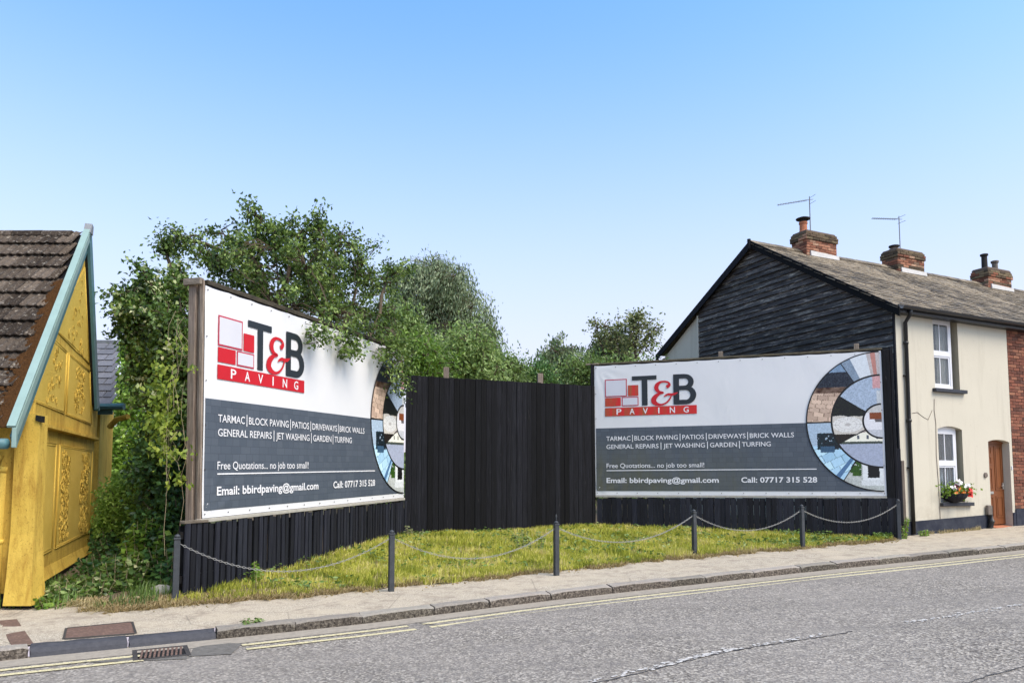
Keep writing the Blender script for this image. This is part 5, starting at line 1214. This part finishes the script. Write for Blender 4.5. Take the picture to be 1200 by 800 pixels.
# ------------------------------------------------------------------ trees
def tree(name, label, base, blobs, trunk_r, mat, leaf, ncl, per, cat='tree', group=None, sig=.16, fork=.45, hang=0., gap=.42, tint=(.5, .25), bark='bark', thin=.012, kind=None, aspect=.55, extra=None, shell=.35, sprays=0):
    bx_, by_ = base; bz = G(bx_, by_); o = thing(name, label, cat, (bx_, by_, bz), 0, group)
    B_ = np.array([(b[0] - bx_, b[1] - by_, b[2] - bz) for b in blobs]); Rr = np.array([b[3:6] for b in blobs]); Wt = np.array([b[6] if len(b) > 6 else b[3] * b[4] * b[5] for b in blobs], float); Wt /= Wt.sum()
    ctr = (B_ * Wt[:, None]).sum(0); forkp = np.array([ctr[0] * .35, ctr[1] * .35, ctr[2] * fork])
    tb = MB(); nodes = []
    def curve(a, b, r0, r1, bow, n, sides):
        a = np.array(a, float); b = np.array(b, float); pts = []; off = RNG.normal(size=3) * bow * np.linalg.norm(b - a)
        for k in range(n + 1):
            u = k / n; pts.append(a + (b - a) * u + off * math.sin(math.pi * u) + RNG.normal(size=3) * (.012 * np.linalg.norm(b - a) if 0 < k < n else 0))
        tb.tube([tuple(p) for p in pts], [r0 + (r1 - r0) * k / n for k in range(n + 1)], sides); return pts
    nodes += curve((0, 0, -.15), forkp, trunk_r, trunk_r * .7, .05, 5, 9)[2:]
    for c, r_ in zip(B_, Rr):
        nodes += curve(forkp, c, trunk_r * .45, trunk_r * .16, .10, 7, 6)
    for c, r_ in zip(B_, Rr):
        for k in range(4):
            dd = RNG.normal(size=3); dd /= np.linalg.norm(dd); dd[2] = abs(dd[2]) * .8
            e = c + dd * r_ * .75; nodes += curve(c, e, trunk_r * .15, trunk_r * .05, .12, 5, 5)
    nodes = np.array(nodes)
    ids = RNG.choice(len(B_), ncl, p=Wt); dd = RNG.normal(size=(ncl, 3)); dd /= np.linalg.norm(dd, axis=1, keepdims=True)
    rad = (shell + (1 - shell) * RNG.random(ncl)) * (1 + RNG.normal(size=ncl) * .09)
    cl = B_[ids] + dd * Rr[ids] * rad[:, None]
    # gaps from coarse noise
    keep = fb(cl[:, 0] * 1. + cl[:, 2] * .7, cl[:, 1] + cl[:, 2] * 1.3, 1.1 / max(.5, Rr.mean())) > gap * .8
    cl = cl[keep]; cl = cl[cl[:, 2] > .05]
    for k in range(sprays):          # long shoots standing out of the crown
        q = RNG.choice(len(B_)); dd = RNG.normal(size=3); dd[2] = abs(dd[2]) * .7 + .1; dd /= np.linalg.norm(dd); ln_ = RNG.uniform(.2, .5)
        st_ = B_[q] + dd * Rr[q] * .85; pp = np.array([st_ + dd * ln_ * (m_ / 4) + np.array([0, 0, -.10 * (m_ / 4) ** 2]) for m_ in range(5)]); cl = np.concatenate([cl, pp])
    if extra is not None: cl = np.concatenate([cl, np.array(extra) - np.array([bx_, by_, bz])])
    P = []; N = []
    twb = MB()
    for c in cl:
        j = np.argmin(((nodes - c) ** 2).sum(1)); a = nodes[j]; dv_ = c - a; Ld = np.linalg.norm(dv_) + 1e-6
        mid = a + dv_ * .5 + RNG.normal(size=3) * .08 * Ld + np.array([0, 0, .1 * Ld]); tipp = c + dv_ / Ld * sig * .7 - np.array([0, 0, hang])
        twb.tube([tuple(a), tuple(mid), tuple(c), tuple(tipp)], [thin, thin * .7, thin * .45, thin * .15], 3, cap=False)
        u = RNG.random(per); along_ = c + (tipp - c) * u[:, None] if hang else c + dv_ / Ld * (RNG.normal(size=(per, 1)) * sig * .8)
        if hang: along_ = c - np.array([0, 0, 1]) * (u[:, None] * hang) + RNG.normal(size=(per, 3)) * sig * np.array([.5, .5, .3])
        else: along_ = along_ + RNG.normal(size=(per, 3)) * sig * np.array([.62, .62, .5])
        P.append(along_); nn = RNG.normal(size=(per, 3)) * .7 + dv_ / Ld * .5 + np.array([0, 0, -.35 - (1.8 if hang else 0)]); N.append(nn)
    P = np.concatenate(P); N = np.concatenate(N)
    cn = np.repeat(RNG.normal(size=len(cl)) * tint[1] * .7, per); tn = tint[0] + cn + RNG.normal(size=len(P)) * tint[1] * .6
    L = leaf * (.7 + .6 * RNG.random(len(P)))
    part('trunk', tb, bark, o, base=0, smooth=True); part('branches', twb, bark, o, base=0)
    link('crown', leafmesh('crown', P, N, L, L * aspect, tn, mat), o)
    return o
# px targets were turned into metres at each depth
def at(px, py, Yd):
    a = math.atan(.075); vx, vu = (px - 600) / 867, (500 - py) / 867; c, s = math.cos(a), math.sin(a)
    y_ = c - vu * s; return (vx * Yd / y_, Yd, 1.6 + (s + vu * c) * Yd / y_)
def bl_(px, py, Yd, rx, ry=None, rz=None, w=None):
    q = at(px, py, Yd); k = Yd / 867; ry = ry or rx; rz = rz or rx
    return (q[0], q[1], q[2], rx * k, ry * k, rz * k) + ((w,) if w else ())
# strands hanging over the left sheet: sheet line u metres from the near post
def over(u, out, z): d = Vector((LB[0] - LA[0], LB[1] - LA[1])).normalized(); return (LA[0] + d.x * u + d.y * out, LA[1] + d.y * u - d.x * out, z)
ex_pts = []
for (u0, out, zt, zb, n) in ((2.3, .16, 4.15, 3.8, 7), (2.42, .2, 4.0, 3.75, 4), (3.0, .2, 4.2, 3.95, 6), (3.3, .22, 4.2, 3.7, 9), (3.55, .22, 4.15, 3.75, 8), (4.5, .3, 4.35, 3.85, 8), (4.9, .3, 4.35, 3.6, 12), (5.3, .28, 4.3, 3.3, 14), (5.5, .25, 4.1, 3.25, 8), (5.1, .3, 4.5, 4.1, 8), (2.9, .0, 4.6, 4.3, 5), (3.8, .1, 4.6, 4.3, 8), (4.3, .2, 4.7, 4.3, 8), (5.8, .2, 4.5, 4.1, 8), (1.8, .0, 4.6, 4.3, 4)):
    for k in range(n): f_ = k / n; ex_pts.append(over(u0 + random.gauss(0, .08) + .12 * math.sin(f_ * 5), out + random.gauss(0, .05), zt + (zb - zt) * f_))
tree('apple_tree', 'leafy tree rising behind the left billboard, its branches hanging over the sheet', (-4.4, 13.2),
     [bl_(330, 330, 13, 72, 80, 55), bl_(290, 285, 13, 45, 50, 34), bl_(270, 305, 13, 42, 50, 30), bl_(395, 300, 14.5, 35, 45, 36), bl_(350, 275, 13, 40, 40, 20), bl_(215, 280, 13, 32, 30, 14), bl_(193, 292, 13, 10, 12, 8, .02),
      bl_(385, 350, 14.6, 50, 40, 36), bl_(435, 370, 16.3, 42, 36, 42), bl_(420, 325, 15, 30, 30, 20), bl_(300, 254, 13, 12, 14, 8, .015), bl_(372, 268, 13, 12, 14, 14, .02), bl_(452, 332, 16, 24, 25, 18)],
     .17, 'leaf_apple', .075, 1250, 24, sig=.115, gap=.58, tint=(.46, .34), sprays=34, extra=ex_pts)
tree('elder_tree', 'tall leafy hedge tree between the yellow cottage and the left billboard post', (-5.3, 12.2),
     [bl_(185, 350, 12, 35, 40, 30), bl_(165, 385, 12, 28, 40, 35), bl_(205, 400, 11.6, 32, 40, 60), bl_(190, 440, 12, 34, 40, 45), bl_(215, 470, 11.2, 24, 30, 60), bl_(205, 500, 11.5, 28, 40, 50), bl_(150, 360, 12, 12, 15, 25), bl_(210, 335, 12, 18, 25, 14)],
     .10, 'leaf_hedge', .085, 950, 24, sig=.13, gap=.46, tint=(.46, .32), sprays=14, group=None, aspect=.6)
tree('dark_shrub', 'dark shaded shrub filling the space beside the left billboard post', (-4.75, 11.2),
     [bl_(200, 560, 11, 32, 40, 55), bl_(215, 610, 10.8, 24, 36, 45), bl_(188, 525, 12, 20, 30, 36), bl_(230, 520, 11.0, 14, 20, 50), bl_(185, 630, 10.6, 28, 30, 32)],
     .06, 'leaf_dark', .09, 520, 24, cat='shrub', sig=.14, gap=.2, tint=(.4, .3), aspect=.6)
tree('bright_shrub', 'bright green feathery shrub at the back of the alley', (-6.4, 12.6), [bl_(146, 600, 12.6, 24, 24, 34), bl_(156, 570, 12.8, 16, 20, 20), bl_(130, 618, 12.5, 16, 20, 24)],
     .05, 'leaf_lime', .065, 480, 26, cat='shrub', sig=.13, gap=.15, tint=(.72, .2))
tree('alley_tree', 'lime green young tree deep in the alley beside the slated extension', (-9.3, 18.5), [bl_(148, 470, 18, 32, 40, 45), bl_(140, 530, 17.5, 30, 40, 40), bl_(160, 420, 19, 24, 30, 26), bl_(120, 560, 17, 26, 30, 40), bl_(190, 500, 18, 30, 30, 60)],
     .08, 'leaf_lime', .12, 420, 24, sig=.22, gap=.15, tint=(.45, .25))
def plant(name, label, x, y, hgt, rad, mat, n, leaf, cat='plant', tint=(.5, .25), aspect=.65, group=None):
    g = G(x, y); o = thing(name, label, cat, (x, y, g), 0, group); st = MB(); P = []; N = []
    for k in range(n):
        a = random.random() * 6.3; r_ = rad * math.sqrt(random.random()); bx_, by_ = r_ * math.cos(a) * .7, r_ * math.sin(a) * .7; hh = hgt * random.uniform(.55, 1) * (1 - .35 * (r_ / rad) ** 2)
        tx, ty = bx_ * 1.5 + random.gauss(0, .03), by_ * 1.5 + random.gauss(0, .03)
        st.tube([(bx_, by_, -.03), ((bx_ + tx) / 2, (by_ + ty) / 2, hh * .55), (tx, ty, hh)], [.006, .005, .002], 4)
        m = max(5, int(hh / (leaf * .42)))
        for q in range(m):
            u = (q + .5) / m
            for s_ in range(2):
                an = q * 1.57 + s_ * math.pi + random.uniform(-.3, .3); dv_ = np.array([math.cos(an), math.sin(an), -.15 - .3 * random.random()]); c = np.array([bx_ + (tx - bx_) * u, by_ + (ty - by_) * u, hh * u]) + dv_ * leaf * .55
                P.append(c); N.append(dv_)
    P = np.array(P); N = np.array(N); tn = tint[0] + RNG.normal(size=len(P)) * tint[1]
    part('stems', st, 'stem_tan', o, base=0); L = leaf * (.7 + .6 * RNG.random(len(P)))
    link('leaves', leafmesh('leaves', P, N, L, L * aspect, tn, mat), o); return o
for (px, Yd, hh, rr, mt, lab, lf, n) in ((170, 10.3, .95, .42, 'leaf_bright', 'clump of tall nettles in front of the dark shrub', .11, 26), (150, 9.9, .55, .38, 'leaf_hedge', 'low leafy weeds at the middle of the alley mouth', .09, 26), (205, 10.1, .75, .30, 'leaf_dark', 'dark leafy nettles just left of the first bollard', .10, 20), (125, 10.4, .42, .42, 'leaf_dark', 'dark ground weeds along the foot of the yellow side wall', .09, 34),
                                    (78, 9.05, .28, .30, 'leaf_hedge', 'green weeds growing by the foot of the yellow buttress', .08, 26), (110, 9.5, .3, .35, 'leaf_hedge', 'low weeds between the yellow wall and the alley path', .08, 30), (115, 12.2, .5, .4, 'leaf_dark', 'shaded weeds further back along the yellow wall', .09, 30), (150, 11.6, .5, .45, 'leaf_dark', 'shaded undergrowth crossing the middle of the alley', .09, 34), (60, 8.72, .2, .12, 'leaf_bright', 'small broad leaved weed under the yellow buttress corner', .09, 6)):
    q = at(px, 600, Yd); plant('nettle_clump' if 'nettle' in lab else 'weed_clump', lab, q[0], Yd, hh, rr, mt, n, lf)
plant('weed_clump', 'spindly weed growing against the tall black fence behind the third bollard', .35, 13.6, .55, .3, 'leaf_olive', 9, .05)
plant('weed_clump', 'small dark weed at the foot of the tall black fence', -2.0, 15.2, .3, .25, 'leaf_russet', 9, .06)
plant('weed_clump', 'green weed on the ground at the left billboard slat fence', -3.55, 10.35, .33, .10, 'leaf_bright', 5, .06)
plant('weed_clump', 'small weed at the foot of the house downpipe', 8.72, 15.8, .16, .12, 'leaf_bright', 7, .06)
plant('weed_clump', 'leafy weed climbing at the corner of the stained billboard frame', 8.0, 15.25, .6, .06, 'leaf_bright', 3, .06)
plant('weed_clump', 'small tuft growing out of the kerb joint', -2.75, 8.02, .07, .12, 'leaf_olive', 10, .04)
# vine climbing the near billboard post
vn = thing('climbing_vine', 'lime leaved vine hanging round the near post of the left billboard', 'vine', (-4.15, 9.5, .2)); st = MB(); P = []; N = []
for k in range(14):
    x0 = random.uniform(-.35, .02); z0 = random.uniform(1.9, 3.6); zt = z0 - random.uniform(.4, 1.6); y0 = random.uniform(-.25, .15); pts = []
    for q in range(6): u = q / 5; pts.append((x0 + random.gauss(0, .03), y0 + random.gauss(0, .02), z0 + (zt - z0) * u))
    st.tube(pts, .0028, 4)
for (cx, cz, sx, sz, n, th_) in ((-.30, 2.1, .16, .28, 120, 0), (-.22, 1.75, .14, .12, 60, 0), (.02, 1.75, .08, .06, 12, 0), (-.34, 2.75, .12, .25, 80, 0), (-.12, 3.15, .07, .10, 22, 0), (.06, 2.85, .08, .05, 9, 0), (-.3, 2.3, .14, .4, 170, 0), (.09, 1.35, .04, .05, 6, 0), (-.12, 1.45, .08, .1, 24, 0)):
    for k in range(int(n * 1.05)): P.append((cx + random.gauss(0, sx * .6), -.12 + random.gauss(0, .10), cz + random.gauss(0, sz * .6))); N.append((random.gauss(0, .6), random.gauss(-.3, .4), random.gauss(-.7, .4)))
P = np.array(P); part('stems', st, 'stem_tan', vn, base=0); link('leaves', leafmesh('leaves', P, np.array(N), .075 * (.7 + .6 * RNG.random(len(P))), .055, .55 + RNG.normal(size=len(P)) * .25, 'leaf_vine'), vn)
# background trees
tree('willow_tree', 'tall grey green willow rising beyond the black fence', at(505, 565, 36)[:2],
     [bl_(500, 345, 36, 45, 50, 45), bl_(530, 335, 36, 34, 45, 36), bl_(475, 330, 36, 28, 40, 26), bl_(505, 315, 36, 34, 40, 20), bl_(555, 375, 36, 30, 40, 38), bl_(520, 400, 36, 50, 50, 40), bl_(572, 400, 36, 20, 30, 30), bl_(470, 385, 36, 34, 40, 40)],
     .4, 'leaf_willow', .19, 1500, 26, sig=.36, hang=.9, gap=.36, tint=(.56, .32), thin=.012, aspect=.34)
for (lab, px, py, Yd, rx, rz, mt, lf, tn, ncl) in (
    ('yellow green shrub above the fence beside the left billboard edge', 490, 425, 22, 34, 34, 'leaf_bright', .13, .35, 240), ('bushy green tree above the fence in front of the willow', 548, 418, 24, 38, 36, 'leaf_olive', .14, .75, 330),
    ('pale willowy shrub between the apple tree and the willow', 470, 390, 26, 30, 40, 'leaf_olive', .14, .62, 280), ('low dark hedge plant just above the middle of the fence', 590, 440, 26, 30, 28, 'leaf_olive', .13, .45, 240),
    ('low mixed bush above the fence left of the broken post', 622, 442, 28, 28, 20, 'leaf_dark', .14, .7, 200), ('small grey green tree above the right end of the fence', 655, 425, 34, 26, 36, 'leaf_willow', .18, .4, 300),
    ('wispy bush near the stained billboard top corner', 690, 435, 26, 32, 20, 'leaf_olive', .13, .5, 220), ('feathery grey bush left of the house gable', 715, 412, 36, 32, 32, 'leaf_willow', .18, .3, 340), ('low green bush just behind the stained billboard', 745, 442, 24, 44, 18, 'leaf_olive', .12, .6, 260), ('dark bush low beside the boarded gable', 770, 440, 26, 26, 14, 'leaf_dark', .12, .7, 120)):
    c = bl_(px, py, Yd, rx, rx, rz); c2 = bl_(px + 12, py + rz * .5, Yd, rx * .9, rx * .9, rz * .7); c3 = bl_(px - 14, py + rz * .3, Yd, rx * .7, rx * .7, rz * .7); c4 = bl_(px + rx * .35, py - rz * .35, Yd, rx * .45, rx * .45, rz * .5)
    tree('background_tree', lab, c[:2], [c, c2, c3, c4], .12, mt, lf, ncl, 24, sig=.28, gap=.22, tint=(tn, .24), thin=.02, group='trees beyond the fence', hang=.35 if mt == 'leaf_willow' else 0, aspect=.42)
tree('sparse_tree', 'sparse twiggy tree with thin upright branches left of the house gable', at(742, 565, 34)[:2], [bl_(742, 395, 34, 14, 20, 36), bl_(762, 392, 34, 14, 20, 24), bl_(722, 398, 34, 20, 20, 26), bl_(748, 375, 34, 9, 12, 16, .4), bl_(700, 385, 34, 12, 12, 18)],
     .14, 'leaf_russet', .15, 170, 16, sig=.24, gap=.3, tint=(.55, .25), thin=.035)
# fill of rough growth behind everything, so that the fence line has green behind it
n = 26000; X = RNG.uniform(-22, 22, n); Yy = RNG.uniform(30, 50, n); hh = 1.2 + 2.4 * fb(X, Yy * .3, .35) ; Z = RNG.random(n) ** .6 * hh + .5
o = link('hedgerow', leafmesh('hedgerow', np.stack([X, Yy, Z], 1), RNG.normal(size=(n, 3)), .30, .2, .45 + RNG.normal(size=n) * .25, 'leaf_olive')); tag(o, 'far off mass of rough green hedge behind the plots', 'hedge', kind='stuff')

# ------------------------------------------------------------------ grass verge
def fence_y(x):
    if x < -2.25: return 9.2 + (x + 4.13) * (15.58 - 9.18) / 1.90
    if x < 1.95: return 15.6 + (x + 2.25) * 1.68 / 4.18
    return 17.28 + (x - 1.98) * (15.29 - 17.28) / 5.95
def scatter(n, xa, xb, f0, f1):
    out = []
    while len(out) < n:
        x = random.uniform(xa, xb); y0, y1 = f0(x), f1(x)
        if y1 <= y0: continue
        y = random.uniform(8.3, 17.4)
        if y0 < y < y1: out.append((x, y))
    return out
def edge(x): return by(x) + .05 + .10 * math.sin(x * 5.3) * math.sin(x * 2.1 + 1) + .05 * math.sin(x * 17)
def blades(name, pts, hmin, hmax, wd, mat, tintf, lean=.5, label=None):
    n = len(pts); XY = np.array(pts); Zg = np.array([G(*p) for p in pts]) - .01
    patch = fb(XY[:, 0], XY[:, 1], 1.6, 2)
    H = (hmin + (hmax - hmin) * RNG.random(n)) * (.55 + .9 * patch); a = RNG.random(n) * 6.283; le = np.abs(RNG.normal(size=n)) * lean
    base = np.stack([XY[:, 0], XY[:, 1], Zg], 1); dr_ = np.stack([np.cos(a), np.sin(a), np.zeros(n)], 1); sd = np.stack([-np.sin(a + .6), np.cos(a + .6), np.zeros(n)], 1)
    w_ = wd * (.6 + .8 * RNG.random(n))[:, None]
    m_ = base + dr_ * (H * le * .35)[:, None]; m_[:, 2] += H * .6; t_ = base + dr_ * (H * le)[:, None]; t_[:, 2] += H * np.clip(1 - le * .35, .15, 1)
    V = np.stack([base - sd * w_ / 2, base + sd * w_ / 2, m_ + sd * w_ * .35, m_ - sd * w_ * .35, t_], 1).reshape(-1, 3).astype(np.float32)
    me = bpy.data.meshes.new(name); me.vertices.add(5 * n); me.vertices.foreach_set('co', V.ravel()); i = np.arange(n)[:, None] * 5
    idx = (i + np.array([[0, 1, 2, 0, 2, 3, 3, 2, 4]])).ravel().astype(np.int32); me.loops.add(9 * n); me.loops.foreach_set('vertex_index', idx)
    me.polygons.add(3 * n); me.polygons.foreach_set('loop_start', (np.arange(3 * n) * 3).astype(np.int32)); me.materials.append(MATS[mat]); me.update(calc_edges=True)
    tn = tintf(XY[:, 0], XY[:, 1], patch) + RNG.normal(size=n) * .14
    at_ = me.attributes.new('tint', 'FLOAT', 'POINT'); at_.data.foreach_set('value', np.repeat(np.clip(tn, 0, 1), 5).astype(np.float32))
    o = link(name, me); tag(o, label, 'grass', kind='stuff'); return o
seeds = scatter(5200, -4.05, 8.1, edge, fence_y); lawn = []
for (sx_, sy_) in seeds:
    rr_ = random.uniform(.03, .09)
    for k in range(26):
        qx, qy = sx_ + random.gauss(0, rr_), sy_ + random.gauss(0, rr_)
        if edge(qx) - .03 < qy < fence_y(qx) - .02: lawn.append((qx, qy))
_q = np.array(lawn); _k = fb(_q[:, 0], _q[:, 1], 3.1, 41) + .25 * RNG.random(len(_q)); lawn = [p for p, k_ in zip(lawn, _k) if k_ > .44]
blades('verge_grass', lawn, .04, .15, .010, 'grass_blade', lambda x, y, p: .20 + .85 * fb(x, y, 2.6, 9) + .75 * (fb(x, y, 11., 4) - .5), label='bright yellow green grass verge in front of the black fences')
front = scatter(20000, -4.6, 8.25, lambda x: edge(x) - .12, lambda x: edge(x) + .22)
front = [p for p in front if fb(np.array([p[0]]), np.array([p[1]]), 1.9, 21)[0] > .34]
blades('dry_grass', front, .03, .10, .012, 'dry_grass', lambda x, y, p: .2 + .5 * p, 1.6, 'dead straw coloured grass along the pavement edge')
fl2 = scatter(6000, -5.3, -2.2, lambda x: by(x) - .05 if x > -4.9 else 8.75, lambda x: min(by(x) + .55, fence_y(x) if x > -4.13 else 99))
blades('dry_grass', fl2, .03, .12, .012, 'dry_grass', lambda x, y, p: .35 + .5 * p, 1.7, 'straw and dead stalks at the alley mouth below the first bollard')
al = scatter(9000, -6.2, -4.2, lambda x: by(x) + .05, lambda x: 13.5)
al = [p for p in al if fb(np.array([p[0]]), np.array([p[1]]), 1.5, 33)[0] > .42 and not (-5.15 < p[0] < -4.75 and p[1] < 9.6)]
blades('alley_grass', al, .06, .20, .012, 'leaf_hedge', lambda x, y, p: .3 + .4 * p, .6, 'rough green grass growing in the alley mouth')
wx = RNG.uniform(-3.9, 7.9, 5200); wk = [(x_, random.uniform(edge(x_), min(fence_y(x_), 17.2))) for x_ in wx]; wk = [p for p in wk if fb(np.array([p[0]]), np.array([p[1]]), 1.7, 77)[0] > .56]
wp = np.array([(x_, y_, G(x_, y_) + random.uniform(.03, .13)) for x_, y_ in wk]); o = link('verge_weeds', leafmesh('verge_weeds', wp, RNG.normal(size=(len(wp), 3)) * np.array([1, 1, .4]), .085, .035, .35 + RNG.random(len(wp)) * .5, 'leaf_hedge')); tag(o, 'broad leaved weeds mixed into the verge grass', 'weeds', kind='stuff')
dg_ = [p for p in scatter(16000, -3.9, 8.0, edge, fence_y) if fb(np.array([p[0]]), np.array([p[1]]), 2.2, 91)[0] > .60]
blades('dry_grass', dg_, .05, .14, .010, 'dry_grass', lambda x, y, p: .45 + .5 * p, 1.2, 'faded straw patches inside the verge')
n = 900; lx = RNG.uniform(-4.6, 8.0, n); ly = np.array([edge(x_) for x_ in lx]) + RNG.normal(size=n) * .13 - .04; lz = np.array([G(a_, b_) for a_, b_ in zip(lx, ly)]) + .012
o = link('leaf_litter', leafmesh('leaf_litter', np.stack([lx, ly, lz], 1), RNG.normal(size=(n, 3)) * np.array([1, 1, .12]), .05, .025, .2 + RNG.random(n) * .5, 'dry_grass')); tag(o, 'brown leaf litter along the pavement side of the verge', 'leaf litter', kind='stuff')
fac = [(x_ + random.gauss(0, .02), 15.89 + .476 * (x_ - 8.34) - .05 - abs(random.gauss(0, .05))) for x_ in RNG.uniform(8.4, 11.0, 700) if fb(np.array([x_]), np.array([0.]), 2.7, 3)[0] > .42]
blades('dry_grass', fac, .03, .12, .010, 'dry_grass', lambda x, y, p: .5 + .4 * p, .8, 'dry weeds growing along the foot of the cream house')
# soil under the verge grass
mbv = MB(); xg = np.arange(-4.1, 8.15, .2); vs = []; nr = 12
for x_ in xg:
    y0 = edge(x_) - .02; y1 = max(y0 + .05, min(fence_y(x_), 17.5))
    for j in range(nr): y_ = y0 + (y1 - y0) * j / (nr - 1); vs.append((x_, y_, G(x_, y_) + .006 + .008 * math.sin(x_ * 9 + y_ * 7)))
mbv.add(vs, [(i * nr + j, (i + 1) * nr + j, (i + 1) * nr + j + 1, i * nr + j + 1) for i in range(len(xg) - 1) for j in range(nr - 1)])
struct('verge', mbv, 'verge_soil', True)
# loose stones and scraps at the alley mouth
for (px, py, r_, mt, lab, nm, ct) in ((190, 680, .13, 'white_bits', 'pale rounded stone lying in front of the dark nettles', 'stone', 'stone'), (178, 697, .035, 'white_bits', 'small white pebble on the dirt near the first bollard', 'stone', 'stone'), (160, 690, .05, 'stem_tan', 'flat tan stone on the alley path', 'stone', 'stone')):
    q = at(px, py, 9.6 if r_ > .1 else 9.2); g = G(q[0], q[1]); mb = MB(); vs = []; 
    for i in range(5):
        for k in range(9):
            th_ = math.pi * (i + .5) / 5; ph = 2 * math.pi * k / 9; rr = r_ * random.uniform(.85, 1.12); vs.append((rr * math.sin(th_) * math.cos(ph) * 1.2, rr * math.sin(th_) * math.sin(ph), rr * .6 * math.cos(th_)))
    mb.add(vs, [(i * 9 + k, (i + 1) * 9 + k, (i + 1) * 9 + (k + 1) % 9, i * 9 + (k + 1) % 9) for i in range(4) for k in range(9)] + [list(range(9)), list(range(44, 35, -1))])
    o = link(nm, mb.mesh(nm, mt, True), None, (q[0], q[1], g + r_ * .2)); tag(o, lab, ct)
